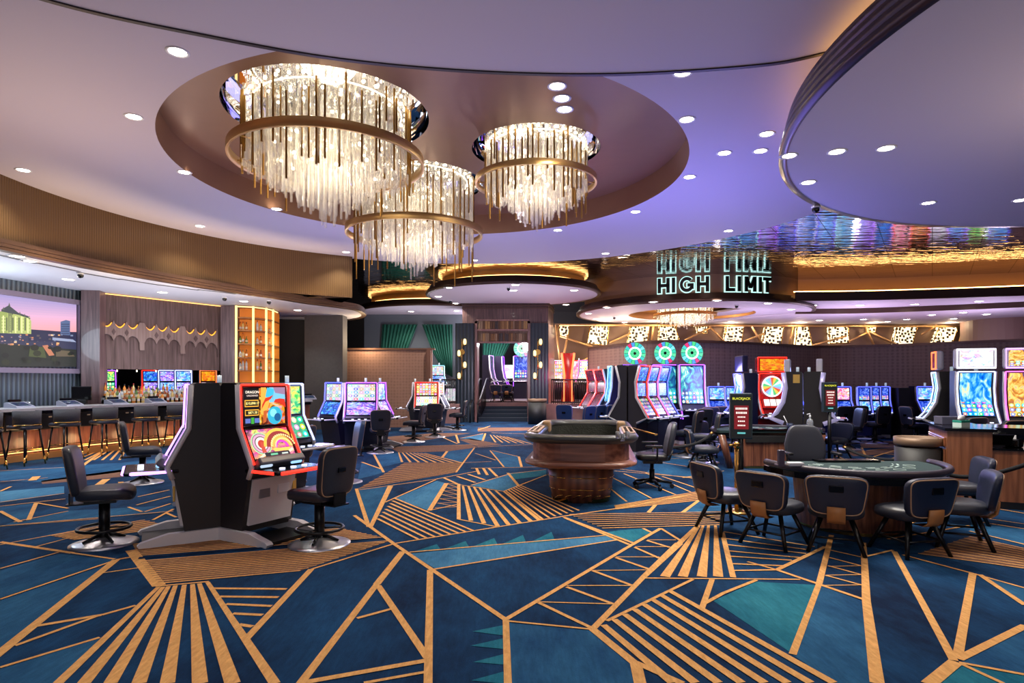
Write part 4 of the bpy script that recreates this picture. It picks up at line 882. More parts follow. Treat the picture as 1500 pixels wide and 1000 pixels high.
rope('black velvet rope sagging across the carpet behind the front office chair', ((1236,654,11.4),(1272,669,10.8),(1322,673,10.0)))
rope('black velvet rope before the wooden stand at the right edge', ((1384,693,7.9),(1435,697,7.7),(1515,676,7.3)))
# ================= CRAPS TABLE =================
ax0, ay0 = .92, 8.35; RZc = math.atan2(-.45, 3.2)
cr = thing('craps_table', 'wooden craps table with black padded rail and barrel shaped base', 'table', (ax0,ay0,0), RZc)
def rrect(hx, y0, y1, r, n=8):
    out = []
    for cx_, cy_, a in ((hx-r,y1-r,0),(-hx+r,y1-r,PI/2),(-hx+r,y0+r,PI),(hx-r,y0+r,1.5*PI)):
        out += [(cx_+r*math.cos(a+PI/2*i/n), cy_+r*math.sin(a+PI/2*i/n)) for i in range(n+1)]
    return out
LN = 3.35
m = MB(); o1 = rrect(.68,0,LN,.42); i1 = rrect(.6,.12,LN-.12,.34)
m.rings([[(x,y,.5) for x,y in o1],[(x,y,.9) for x,y in o1],[(x,y,.9) for x,y in i1],[(x,y,.62) for x,y in i1]], cap0=True, cap1=False, smooth=False); m.build('shell', walnutx, cr)
m = MB(); m.prism(rrect(.61,.1,LN-.1,.33), .6, .66); m.build('felt_bed', mat('dark_felt',(30,40,34),.95), cr)
m = MB(); m.rings([[(x,y,.66) for x,y in rrect(.598,.125,LN-.125,.335)],[(x,y,.9) for x,y in rrect(.598,.125,LN-.125,.335)]], cap0=False, cap1=False); m.build('rubber_wall', mat('rubber_studs',(34,36,30),.7,bump=(38,1)), cr)
m = MB(); m.rings([[(x,y,z) for x,y in rrect(*q)] for q, z in (((.75,-.06,LN+.06,.46),.85),((.8,-.11,LN+.11,.5),.89),((.81,-.12,LN+.12,.5),.93),((.77,-.08,LN+.08,.47),.965),((.7,0,LN,.42),.97),((.62,.09,LN-.09,.36),.95),((.59,.13,LN-.13,.33),.91),((.6,.12,LN-.12,.34),.85),((.75,-.06,LN+.06,.46),.85))], cap0=False, cap1=False); m.build('padded_rail', mat('grey_black_leather',(50,50,50),.36,bump=(80,.1)), cr)
for sx in (-1,1):
    m = MB(); m.mi = 0; m.bbox((sx*.69,1.0,.965),(.17,1.1,.025),.008); m.mi = 1
    for i in range(8):
        for k in (-1,1): m.box((sx*.69+k*.035,.56+i*.12,0.979),(.045,.07,.003))
    m.build('chip_rack', [mat('pale_wood_rail',(172,140,120),.5), blackgloss], cr)
    m = MB(); m.bbox((sx*.63,2.2,.92),(.14,.28,.2),.03); m.build('rail_bracket', mat('tan_bracket',(150,118,84),.5), cr)
m = MB(); m.rings([[(x,y,z) for x,y in rrect(*q)] for q, z in (((.69,-.01,LN+.01,.43),.61),((.79,-.1,LN+.1,.5),.58),((.79,-.1,LN+.1,.5),.54),((.66,0,LN,.4),.5))], cap0=False, cap1=True); m.build('drink_ledge', walnutx, cr)
m = MB(); m.rings([[(x,y,z) for x,y in rrect(*q)] for q, z in (((.4,.2,LN-.2,.3),.0),((.44,.14,LN-.14,.32),.2),((.475,.08,LN-.08,.34),.51))], cap0=True, cap1=True); bs = m.build('barrel_base', ribbed('barrel_staves',(92,52,38),(128,78,54),9,.4,bump=.06), cr)
for z, q in ((.19,(.441,.144,LN-.144,.32)),(.36,(.462,.108,LN-.108,.334))):
    m = MB(); pts = rrect(*q)
    for i, (a, b_) in enumerate(zip(pts, pts[1:]+pts[:1])):
        if i % 3 != 1: m.tube([(*a,z),(*b_,z)],.009,5)
    m.build('brass_band', brass, bs)
m = MB(); m.rings([[(x,y,z) for x,y in rrect(*q)] for q, z in (((.41,.2,LN-.2,.3),0),((.425,.185,LN-.185,.305),.06))], cap0=False, cap1=False)
for k in range(6): x = -.36+.13*k; m.tube([(x,.2-.02,.06),(x+.06,.16,.11),(x+.12,.15,.12)],.008,5)
m.build('brass_skirt', brass, bs)
m = MB(); m.tube([(.8,1.6,.95),(1.1,1.0,.9)],.014,6); m.bbox((1.1,1.0,.9),(.05,.03,.03),.008); o = m.build('stick', brass, cr)
gl = mat('clear_plastic')
for i, (px, py) in enumerate(((905,632),(912,636),(919,632))):
    m = MB(); m.lathe([(0,0),(.027,0),(.03,.085),(.026,.085),(.023,.01),(0,.01)], n=16); o = m.build('drinking_glass', gl); o.location = (*PH(px,py+6,.995),0.965); tag(o, 'clear glass on the craps table rail, %s from the left' % nth(i), 'glass', 'glasses on the craps table rail')
# ================= PIT STAND, BINS =================
def pit():
    t = thing('pit_stand', 'wooden pit stand with glossy counter and panelled side at the right edge', 'cabinet', (5.95,8.4,0))
    u = Vector((.64,1.35)).normalized(); v = Vector((u.y,-u.x))
    q = lambda a, b: tuple(v*a+u*b)
    m = MB(); m.prism([q(0,0),q(.5,0),q(.5,1.35),q(0,1.35)], .1, 1.02); bd = m.build('body', wood('oak_red',(110,64,38),(160,100,66),5), t)
    m = MB(); m.prism([q(-.03,-.03),q(.55,-.03),q(.55,1.4),q(-.03,1.4)], 1.02, 1.06); m.build('counter', blackgloss, t)
    m = MB(); m.prism([q(.05,.05),q(1.05,.05),q(1.05,1.3),q(.05,1.3)], 0, .1); m.build('kick_plate', black, t)
    a = math.atan2(u.y,u.x)
    for z, h in ((.86,.12),(.66,.2),(.36,.32)):
        p = u*.68-v*.012; m = MB(); m.bbox((p.x,p.y,z),(1.15,.024,h),.008,rz=a); dr_ = m.build('side_panel', wood('oak_red'), t)
        p = u*.68-v*.03; m = MB(); m.bbox((p.x,p.y,z),(.95,.014,h*.6),.005,rz=a); m.build('raised_field', wood('oak_red'), dr_)
    m = MB(); m.prism([q(.5,.02),q(1.1,.02),q(1.1,1.3),q(.5,1.3)], .1, .78); m.build('low_cabinet', wood('oak_red'), t)
    m = MB(); m.prism([q(.5,0),q(1.25,0),q(1.25,1.3),q(.5,1.3)], .78, .8); m.build('open_shelf', blackgloss, t)
    m = MB(); m.prism([q(.5,.5),q(2.4,.5),q(2.4,1.3),q(.5,1.3)], .96, 1.05); m.build('upper_counter', blackgloss, t)
    m = MB(); m.prism([q(1.1,.45),q(2.4,.45),q(2.4,1.3),q(1.1,1.3)], .1, .78); m.build('rear_cabinet', wood('mahogany',(92,40,32),(130,64,50),5), t)
pit()
u = Vector((.64,1.35)).normalized(); v = Vector((u.y,-u.x)); pit0 = Vector((5.95,8.4))
def onpit(a, b, z): p = pit0+v*a+u*b; return (p.x,p.y,z)
t = thing('tissue_box', 'teal and white tissue box on the pit stand counter', 'tissue box', onpit(.2,.22,1.06), .4)
m = MB(); m.mi = 0; m.bbox((0,0,.05),(.19,.12,.1),.004); m.mi = 1; m.bbox((0,0,.083),(.192,.122,.034),.004); m.build('carton', [mat('pale_mint',(196,220,214),.6), mat('teal_card',(30,140,120),.6)], t)
m = MB(); m.sq((0,0,.13),(.06,.03,.04),.8,.8,12,6,lambda x,y,z:(x+.01*math.sin(40*z),y+.3*x*z,z)); m.build('tissue', white, t)
m = MB(); m.bbox((0,0,.06),(.26,.18,.12),.01); o = m.build('glass_rack', mat('smoky_clear',(120,120,140),.2,trans=.5)); o.location = onpit(.14,.85,1.06); tag(o, 'low smoky acrylic rack at the back of the pit stand counter', 'rack')
t = thing('point_of_sale_printer', 'black receipt printer with paper in the open shelf of the pit stand', 'printer', onpit(.8,.35,.8), -1.0)
m = MB(); m.bbox((0,0,.06),(.2,.16,.12),.02); m.build('printer_body', blackgloss, t); m = MB(); m.box((0,-.06,.14),(.12,.01,.06)); m.build('paper', white, t)
t = thing('computer_monitor', 'slanted black monitor in the open shelf of the pit stand', 'monitor', onpit(.62,.2,.8), -.2)
m = MB(); m.bbox((0,0,.1),(.3,.025,.2),.006,rx=.6); m.build('panel', blackgloss, t); m = MB(); m.box((0,.06,.02),(.14,.12,.03)); m.build('stand', black, t)
def bin_(label, loc, r, h, rimm):
    t = thing('waste_bin', label, 'bin', loc)
    m = MB(); m.cyl((0,0,0),(0,0,h-.14),r*.96,r*.96,36); m.build('bin_body', mat('bin_black',(14,15,18),.55), t)
    m = MB(); m.lathe([(r*.97,h-.11),(r,h-.1),(r,h),(r*.86,h),(r*.84,h-.12),(r*.3,h-.16),(0,h-.16)], n=36); m.build('bin_rim', rimm, t)
bin_('round black waste bin with wide bronze rim beside the wooden pit stand', (AX(1349,8.75),8.8,0), .31, .9, mat('bronze_bin_rim',(118,94,74),.45,.3))
bin_('slim black waste bin with bronze lid by the right pylon of the portal', (AX(787,24.4),24.4,0), .38, 1.0, mat('bronze_bin_rim'))
# ================= BAR =================
a0b, a1b = math.radians(122.5), math.radians(188)
def barc(r, n=80): return [(C[0]+r*math.cos(a1b+(a0b-a1b)*i/n), C[1]+r*math.sin(a1b+(a0b-a1b)*i/n)) for i in range(n+1)]
t = thing('bar', 'long curved bar with pale stone top, walnut front and lit foot strip', 'bar', (0,0,0))
m = MB(); m.prism(barc(9.45)+barc(9.95)[::-1], .12, 1.02); m.build('front', wood('bar_walnut',(98,56,40),(150,92,66),6), t)
m = MB(); m.prism(barc(9.12)+barc(10.0)[::-1], 1.07, 1.13); m.build('counter_top', mat('pale_stone',(196,192,190),.25,var=(5,(160,156,158))), t)
m = MB(); m.prism(barc(9.3)+barc(9.9)[::-1], .98, 1.07); m.build('apron', blackgloss, t)
m = MB(); m.prism(barc(9.36)+barc(9.9)[::-1], 0, .14); m.build('plinth', mat('gold_plinth',(190,140,80),.35,.6), t)
m = MB(); m.tube([(x,y,.19) for x,y in barc(9.43)],.014,5); m.build('foot_light', glow('warm_strip',(255,190,110),2.2), t)
m = MB(); m.tube([(x,y,.24) for x,y in barc(9.2)],.018,6)
m.build('foot_rail', brass, t)
bp_ = mat('video_poker_black',(20,20,24),.3)
for i, px in enumerate((-8,40,97,154,214,262,300)):
    for k_ in (0,):
        x, y = oncirc(px+28, 9.32, C)
        o = None
        t = thing('bar_game_console', 'black game console set under the bar edge, %s from the left' % nth(i), 'game console', (x,y,0), face(C[0]-x, C[1]-y), 'game consoles under the bar edge')
        m = MB(); m.bbox((0,.0,.82),(.5,.16,.34),.02); m.build('panel_box', bp_, t)
        m = MB(); m.bbox((.02,-.085,.92),(.07,.01,.03),.003); m.bbox((.14,-.085,.92),(.05,.01,.02),.003); m.bbox((-.2,-.085,.74),(.05,.01,.1),.003); m.build('panel_plate', mat('pale_plate',(200,180,150),.5), t)
_b = None
for i, px in enumerate((-22,37,96,153,213,260,305)):
    x, y = oncirc(px, 8.78, C); l = 'grey quilted bar stool with brass rail at the curved bar, %s from the left' % nth(i); rz = face(x-C[0], y-C[1])
    if _b is None: _b = bar_stool(l, (x,y,0), rz, 'bar stools')
    else: dup(_b, (x,y,0), rz, l, 'bar stools')
# game terminals lying on the counter
_g = None
for i, px in enumerate((28,102,170,228,452)):
    x, y = oncirc(px, 9.62, C); l = 'low game terminal with slanted screen on the bar top, %s from the left' % nth(i); rz = face(x-C[0], y-C[1])
    if _g is None:
        t = thing('bar_game_terminal', l, 'game terminal', (x,y,1.13), rz, 'terminals on the bar top'); _g = t
        m = MB(); m.sideprof([(-.16,0),(-.16,.1),(-.1,.12),(.18,.03),(.2,0)],-.2,.2); m.build('housing', mat('pale_housing',(150,150,165),.35,.3), t)
        m = MB(); m.quad((-.16,-.07,.113),(.16,-.07,.113),(.16,.15,.042),(-.16,.15,.042)); m.build('display', SCN['dim'], t)
        m = MB(); m.bbox((0,-.13,.13),(.26,.05,.09),.01); hd = m.build('reader', blackgloss, t)
        m = MB(); m.box((0,-.158,.13),(.1,.004,.04)); m.build('reader_light', glow('reader_pale',(220,230,240),1.5), hd)
    else: dup(_g, (x,y,1.13), rz, l, 'terminals on the bar top')
# back bar: screen wall, column, panelled wall
def wallseg(p0, p1):
    u = Vector((p1[0]-p0[0],p1[1]-p0[1])); ln_ = u.length; u.normalize(); n = Vector((u.y,-u.x))
    return Vector(p0), u, n, ln_
pA, pB = oncirc(-170,10.75,C), oncirc(122,10.95,C)
w0, wu, wn, wL = wallseg(pA, pB); ang = math.atan2(wu.y, wu.x)
def onwall(w, px, off=0):   # point along the wall seen at photo column px
    p0, u, n, l = w; tt = (px-750)/F
    s = (tt*p0.y-p0.x)/(u.x-tt*u.y); p = p0+u*s+n*off; return p, s
W1 = (w0,wu,wn,wL)
tile = ribbed('teal_rib_tile',(52,62,72),(96,112,122),9,.35,.2)
def wbox(w, s0, s1, z0, z1, th, off, name, m_, parent=None, bev=0):
    p0,u,n,l = w; c = p0+u*((s0+s1)/2)+n*(off+th/2); a = math.atan2(u.y,u.x)
    mb = MB(); mb.box((0,0,0),(s1-s0,th,z1-z0)); o = mb.build(name, m_, parent); o.location = (c.x,c.y,(z0+z1)/2); o.rotation_euler = (0,0,a); return o
struct(wbox(W1, 0, wL, 0, 4.04, .1, -.12, 'wall_bar', tile))
_, s110 = onwall(W1, 111); ypx = onwall(W1, 110)[0].y
t = thing('video_wall', 'large lit wall screen showing a hotel at dusk, behind the bar', 'screen', (0,0,0))
z0s, z1s = 2.03, 3.62
s0s = -1.0
fr = mat('mauve_frame',(120,110,130),.4,.3)
for a in ((s0s, s110+.16, z0s-.14, z0s-.02),(s0s, s110+.16, z1s+.02, z1s+.14),(s110+.02, s110+.16, z0s-.14, z1s+.14)): wbox(W1, *a, .1, 0, 'frame', fr, t)
# picture: built as flat coloured shapes on the screen plane
ms = []; m = MB()
def spt(px, py, k=0):
    p, s = onwall(W1, px, .03+.002*k); return (p.x, p.y, CAMH+(HOR-py)*p.y/F)
def pic(c, pts, k, es=1.0):
    q = glow('dusk_%d_%d_%d' % c, c, es)
    if q not in ms: ms.append(q)
    m.mi = ms.index(q); m.face([spt(x,y,k) for x,y in pts])
tl, tr, bl, br_ = (-60,425), (110.5,442), (-60,537), (110.5,537)
top = lambda x: 425+(x+60)*(17/170.5)
n = 14; c0, c1, c2 = (158,146,196), (222,172,204), (240,160,160)
for i in range(n):
    f = i/n; g = (i+1)/n
    cc = tuple(int(lerp3) for lerp3 in ((c0[k]+(c1[k]-c0[k])*f*2) if f < .5 else (c1[k]+(c2[k]-c1[k])*(f*2-1)) for k in range(3)))
    yl = lambda x, q: top(x)+(486-top(x))*q
    pic(cc, [(-60,yl(-60,f)),(110.5,yl(110.5,f)),(110.5,yl(110.5,g)),(-60,yl(-60,g))], 0)
pic((44,48,78), [(-60,485),(110.5,486),(110.5,537),(-60,537)], 0); pic((30,36,30), [(-60,500),(30,505),(110.5,512),(110.5,537),(-60,537)], 1)
pic((30,34,68), [(40,482),(70,484),(110.5,487),(110.5,500),(40,500)], 1)
bc = (150,165,90)
pic(bc, [(-60,455),(9,456),(9,488),(-60,486)], 2); pic((176,186,110), [(9,452),(13,448),(19,455),(27,459),(40,464),(44,470),(44,489),(9,488)], 2); pic((70,70,60), [(9,452),(11.5,447),(14,450),(19,455),(17,461),(9,458)], 3)
for x in (-40,-25,-10,2,12,20,29,38): pic((225,230,150), [(x,462+x*.05),(x+2,462+x*.05),(x+2,488),(x,487)], 3, 1.2)
for x in (-32,-18,-4,7,16,25,34): pic((95,105,70), [(x,465),(x+2.2,465),(x+2.2,484),(x,484)], 3)
pic((60,66,72), [(0,456),(10,458),(25,461),(40,466),(40,463),(25,458),(11,447),(0,453)], 4)
for x, y0 in ((3,449),(11.5,443),(27,456),(34,459),(41,462)): pic((86,92,80), [(x-1.6,y0+5),(x,y0),(x+1.6,y0+5)], 5)
for k in range(5):
    for x in (1,5,23,32,41): pic((205,212,140), [(x-.7,464+k*4.6),(x+.7,464+k*4.6),(x+.7,466+k*4.6),(x-.7,466+k*4.6)], 5)
pic((120,130,84), [(10,458),(16,458),(16,487),(10,487)], 3)
pic((80,100,140), [(87,471),(95,468.5),(101,470),(101,491),(87,490)], 2)
for k in range(5): pic((50,64,100), [(88,474+k*3.4),(100,474+k*3.4),(100,475.5+k*3.4),(88,475.5+k*3.4)], 3)
random.seed(3)
for k in range(70):
    x, y = random.uniform(-55,105), random.uniform(490,505); r = random.uniform(.6,2.2)
    pic(random.choice([(230,170,110),(200,130,90),(150,120,130),(120,130,160),(90,80,80),(240,200,150)]), [(x-r,y-r*.6),(x+r,y-r*.6),(x+r,y+r*.6),(x-r,y+r*.6)], 4)
pic((190,120,90), [(60,506),(68,505),(78,520),(70,521)], 4); pic((70,80,44), [(42,508),(62,508),(66,524),(40,522)], 4); pic((150,160,190), [(75,494),(105,497),(110,501),(75,498)], 4); pic((96,84,64), [(80,512),(100,514),(108,522),(80,522)], 4)
for k in range(26):
    x, y = random.uniform(-55,108), random.uniform(508,533); r = random.uniform(3,7)
    pic(random.choice([(22,28,18),(34,42,24),(40,44,26),(18,22,20)]), [(x+r*math.cos(q*PI/4)*random.uniform(.8,1.2), min(536.5,y+r*.7*math.sin(q*PI/4))) if 0 else (min(110,x+r*math.cos(q*PI/4)), min(536.5,y+r*.7*math.sin(q*PI/4))) for q in range(8)], 5)
m.build('screen_picture', ms, t)
# column
p, s = onwall(W1, 131); zc_ = Vector((p.x,p.y)); m = MB(); m.box((0,0,2.02),(.42,.5,4.04)); o = struct(m.build('wall_column', wood('mauve_brown_wood',(84,64,66),(118,94,96),7))); o.location = (p.x+.2,p.y-.1,0); o.rotation_euler = (0,0,face(.25,-1))
# panelled wall with backlit scallops
pC, pD = oncirc(138,10.75,C), oncirc(330,10.95,C); W2 = wallseg(pC,pD)
pm = wood('mauve_panel_wood',(72,54,52),(104,82,80),6,rough=.7,coat=0)
struct(wbox(W2, 0, W2[3]+.3, 2.02, 4.04, .12, -.12, 'wall_panel', pm)); struct(wbox(W2, 0, W2[3]+.3, 0, 1.2, .12, -.12, 'wall_panel', black_m))
for i, (px, sc_, st) in enumerate(((158,'green1','purple'),(221,'bluesea','red'),(245,'violet','ice'),(269,'royal2','ice'),(305,'orange','orange'))):
    z = 20.4; slot('lit slot machine seen through the gap above the bar bottles, %s from the left' % nth(i), (AX(px,z),z,0), face(.43,-.9), 'tri', [SCN['dim'],SCN[('green2','violet','royal2','violet','pinkart')[i]],SCN[sc_]], GL[st], w=.5, base='box')
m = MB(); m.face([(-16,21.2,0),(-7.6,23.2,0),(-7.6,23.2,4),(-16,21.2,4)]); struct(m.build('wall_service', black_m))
o = wbox(W2, 0, W2[3]+.2, 3.98, 4.0, .02, .02, 'cove_strip', glow('warm_strip',(255,190,110),2.2)); tag(o, 'warm light strip along the top of the scalloped wall', 'light strip')
def w2pt(px, py, off):
    p, s = onwall(W2, px, off); return (p.x,p.y,CAMH+(HOR-py)*p.y/F)
t = thing('scalloped_wall_panel', 'carved wooden wall relief with scallops and diamonds above the bottles', 'wall panel', (0,0,0))
lm = wood('pale_mauve_wood',(116,94,90),(140,118,112),6,rough=.7,coat=0)
def relief(pts, o0, o1, name, mt, par):
    mb = MB(); mb.rings([[w2pt(x,y,o0) for x,y in pts],[w2pt(x,y,o1) for x,y in pts]], smooth=False); return mb.build(name, mt, par)
def slope(x): return (x-146)*.085
units = [(146,203),(210,263),(269,317)]
edge_hi, edge_lo = [], []
for (xa,xb) in units:
    w = (xb-xa)/3
    for k in range(3):
        x0 = xa+w*k
        for i in range(7):
            f = i/6; xx = x0+w*f; edge_hi.append((xx, 467.5+slope(xx)+10.5*math.sin(PI*f)**.7)); 
        for i in range(7):
            f = i/6; xx = x0+w*f; edge_lo.append((xx, 497+slope(xx)-9*math.sin(PI*f)**.6))
    e = edge_lo[-1]; edge_lo += [(e[0],508+slope(e[0])),(e[0]+(7 if xb < 317 else 0),508+slope(e[0]))]
relief(edge_hi+edge_lo[::-1], .02, .06, 'relief_board', lm, t)
for (xa,xb) in units:
    w = (xb-xa)/3
    for k in range(3):
        x0 = xa+w*k; pts = [(x0+w*f, 467+slope(x0+w*f)+10*math.sin(PI*f)**.7) for f in [.08+.84*i/8 for i in range(9)]]
        mb = MB(); mb.tube([w2pt(x,y,.012) for x,y in pts],.016,4); mb.build('scallop_light', glow('amber_strip',(255,160,50),2), t)
    for k in (1,2):
        xx = xa+w*k; yy = 484+slope(xx); relief([(xx-3,yy),(xx,yy-5),(xx+3,yy),(xx,yy+5)], .06, .068, 'diamond', pm, t)
# bottles on the back bar
t = thing('bottle_shelf', 'dark tiered shelf holding the bottles behind the bar', 'shelf', (0,0,0))
for k, (off, z) in enumerate(((.05,1.32),(.17,1.22),(.29,1.12))): wbox(W2, .1, W2[3]+.1, .9, z, .12, off, 'tier', blackgloss, t)
def bottle(kind, col):
    mb = MB(); h = .27
    pr = [[(0,0),(.036,0),(.038,.01),(.038,.17),(.03,.19),(.014,.215),(.013,.265),(0,.265)],[(0,0),(.045,0),(.047,.01),(.044,.12),(.035,.15),(.013,.17),(.013,.235),(0,.235)],[(0,0),(.032,0),(.034,.01),(.034,.19),(.025,.22),(.013,.24),(.012,.3),(0,.3)]][kind]
    mb.mi = 0; mb.lathe(pr, n=10); mb.mi = 1; mb.lathe([(.0395 if kind == 0 else .0475 if kind == 1 else .035,.05),(.0395 if kind == 0 else .046 if kind == 1 else .035,.12)], n=10)
    mb.mi = 2; mb.cyl((0,0,pr[-1][1]-.03),(0,0,pr[-1][1]+.01),.016,n=8)
    me = mb.mesh('bottle')
    for q in (mat('bottle_glass_%d_%d_%d' % col, col, .12, trans=.35, coat=.4, emit=col, es=.12), mat('bottle_label_%d' % kind, [(225,215,190),(190,170,140),(210,205,210)][kind], .6), mat('bottle_cap_%d' % kind, [(30,28,30),(170,130,70),(150,30,30)][kind], .4)): me.materials.append(q)
    return me
random.seed(11)
BT = [bottle(k, c) for k in range(3) for c in ((200,120,50),(150,70,30),(220,190,120),(90,120,60),(190,195,200),(230,150,60))]
idx = 0; row = ['back','middle','front']
for k, (off, z) in enumerate(((.11,1.32),(.23,1.22),(.35,1.12))):
    cnt = 24
    for i in range(cnt):
        px = 148+(316-148)*(i+.5)/cnt+random.uniform(-1,1); p, s = onwall(W2, px, off)
        o = ob('bottle', random.choice(BT)); o.location = (p.x,p.y,z); o.rotation_euler = (0,0,random.uniform(0,6)); o.scale = (1,1,random.uniform(.85,1.15))
        tag(o, 'bottle in the %s row of the back bar, %s from the left' % (row[k], nth(i)), 'bottle', 'bottles on the back bar')
# small lamps hanging at mirror top
for i, px in enumerate((166,195,223,274)):
    p, s = onwall(W2, px, .2); m = MB(); m.lathe([(0,0),(.016,0),(.016,.03),(.01,.05),(0,.05)], n=10); o = m.build('shelf_spotlight', glow('spot_warm',(255,225,180),5)); o.location = (p.x,p.y,1.95); tag(o, 'tiny spotlight above the back bar bottles, %s from the left' % nth(i), 'light', 'spotlights above the bottles')
# register and glasses behind the left part
p, s = onwall(W1, 95, .5); t = thing('bar_register', 'black register screen on the back counter below the wall screen', 'register', (p.x,p.y,1.1), face(.4,-1))
m = MB(); m.bbox((0,0,.3),(.42,.05,.34),.01); m.build('screen_panel', blackgloss, t); m = MB(); m.bbox((0,.05,.07),(.2,.2,.14),.01); m.build('stand', black, t)
struct(wbox(W1, .2, wL, 0, 1.1, .5, .05, 'trim_10', blackgloss))
for i in range(9):
    p, s = onwall(W1, -2+4.2*i if i < 6 else 122+4*(i-6), .45); m = MB(); m.lathe([(0,0),(.03,0),(.034,.14),(.03,.14),(.027,.01),(0,.01)], n=10); o = m.build('bar_glass', mat('clear_plastic')); o.location = (p.x,p.y,1.1 if i < 6 else 1.13)
    tag(o, 'clear bar glass on the back counter, %s from the left' % nth(i), 'glass', 'glasses behind the bar')
# lit liquor cabinet
bx, by = AX(362,19.1), 19.1
t = thing('liquor_cabinet', 'tall lit shelf cabinet with glowing amber back and bright light strips', 'cabinet', (0,0,0))
cp_ = [(AX(346,18.7),18.7),(AX(371,18.9),18.9),(AX(390,19.3),19.3),(AX(400,19.75),19.75),(AX(407,20.4),20.4)]
dp = Vector((-.25,1)).normalized()*.4
m = MB(); bk2 = [(x+dp.x,y+dp.y) for x,y in cp_]
m.rings([[(x,y,0),(x,y,4.0)] for x,y in bk2], closed=False); m.build('back_panel', mat('amber_backlit_panel',(220,130,40),.5,emit=(255,140,30),es=.15), t)
for z in (.95,2.02,2.42,2.84,3.25,3.64,3.98):
    m = MB(); m.prism(cp_+bk2[::-1], z-.02, z+.02); m.build('shelf', mat('amber_shelf',(150,92,44),.4), t)
for x, y in cp_[:4]:
    m = MB(); m.box((x,y,2.2),(.05,.05,3.6)); m.build('light_strip', glow('warm_white_strip',(255,215,140),1.6), t)
m = MB(); m.tube([(x,y-.02,3.97) for x,y in cp_],.02,5); m.build('top_light_strip', glow('warm_white_strip',(255,215,140),1.6), t)
m = MB(); m.box((AX(335,18.8),18.9,2),(.42,.35,4.0)); m.build('side_panel', wood('mauve_brown_wood'), t)
m = MB(); m.prism(cp_+bk2[::-1], 0, .93); m.build('plinth', wood('mauve_brown_wood'), t)
for z, nm in ((3.27,'top'),(2.86,'second'),(2.44,'third'),(2.04,'bottom')):
    for i, (px, y) in enumerate(((352,18.95),(356,19.0),(361,19.05),(377,19.2),(382,19.3),(394,19.75))):
        o = ob('bottle', random.choice(BT)); o.location = (AX(px,y),y,z); o.scale = (1,1,random.uniform(.8,1.1)); tag(o, 'bottle on the %s shelf of the lit cabinet, %s from the left' % (nm, nth(i)), 'bottle', 'bottles in the lit cabinet')

# ================= PORTAL =================
PZ = 25.5; t = thing('entrance_portal', 'wooden entrance portal with two dark pylons and steps between', 'portal', (0,0,0))
X = lambda px, z=PZ: AX(px, z)
slate = ribbed('slate_rib',(26,36,46),(40,52,62),7,.35,.1)
for pxa, pxb in ((667,694),(777,803)):
    m = MB(); m.box(((X(pxa)+X(pxb))/2,PZ+.2,2.05),(X(pxb)-X(pxa),.5,4.1)); m.build('pylon', slate, t)
m = MB(); m.prism([(X(677),PZ+.1),(X(803),PZ+.1),(X(803)+.35,PZ+2),(X(677),PZ+2)], 4.1, 5.05); m.build('lintel', darkwood, t)
for k in range(3):
    m = MB(); m.prism([(X(676.5)-.02*k,PZ+.06-.03*k),(X(803.5)+.02*k,PZ+.06-.03*k),(X(803.5)+.38,PZ+2),(X(677),PZ+2)], 4.72+k*.1, 4.77+k*.1); m.build('lintel_band', mat('bronze_band'), t)
m = MB(); m.prism([(X(803),PZ+.1),(X(803)+.02,PZ+.1),(X(803)+.4,PZ+2),(X(803)+.35,PZ+2)], 0, 4.1); m.build('side_face', wood('mauve_brown_wood'), t)
m = MB(); m.box((X(697),PZ+.9,2.1),(.1,1.6,4.2)); m.box((X(775),PZ+.9,2.1),(.1,1.6,4.2)); m.box((X(736),PZ+.35,3.75),(X(775)-X(697),.1,.8)); m.build('jamb', wood('rose_wood',(120,84,80),(150,112,106),6), t)
for z in (3.32,3.83,4.24):
    m = MB(); m.box((X(736),PZ+.2,z),(X(776)-X(698),.3,.06)); m.build('book_shelf', wood('rose_wood'), t)
bkm = [mat('book_%d' % i, c, .7) for i, c in enumerate(((120,86,52),(86,60,40),(150,116,72),(60,52,50),(134,110,86),(98,78,58)))]
for r, z in enumerate((3.35,3.86)):
    x = X(699)+.05; i = 0
    while x < X(775)-.1:
        w = random.uniform(.06,.11); m = MB(); m.bbox((0,0,.17),(w-.008,.16,.34+random.uniform(-.05,.03)),.006); o = m.build('book', random.choice(bkm)); o.location = (x+w/2,PZ+.15,z); x += w
        tag(o, 'book on the %s shelf above the portal, %s from the left' % (('lower','upper')[r], nth(i)), 'book', 'books above the portal'); i += 1
t = thing('staircase', 'dark carpeted steps rising through the portal', 'stairs', (0,0,0))
sm_ = mat('dark_blue_step',(24,36,50),.9)
for k in range(5):
    m = MB(); m.box(((X(698)+X(774))/2,PZ+.35+.3*k+.8,.076*(k+1)),(X(774)-X(698)-.05,1.6,.152*(k+1))); m.build('step', sm_, t)
t = thing('stair_handrail', 'dark metal handrail rising beside the portal steps', 'handrail', (0,0,0))
for dx_ in (0,.3):
    pts = [(X(690)+dx_,PZ-.55,.0),(X(690)+dx_,PZ-.55,.75),(X(692)+dx_,PZ+.1,.95),(X(700)+dx_,PZ+1.5,1.8),(X(702)+dx_,PZ+1.9,1.8)]
    m = MB(); m.tube(pts[1:],.035,6); m.tube(pts[:2],.03,6); m.build('rail', blackmetal, t)
    for k in range(5):
        f = .2+.16*k; p = Vector(pts[2]).lerp(Vector(pts[3]), f); m = MB(); m.cyl((p.x,p.y,.1+f*.6),tuple(p),.02,n=6); m.build('baluster', blackmetal, t)
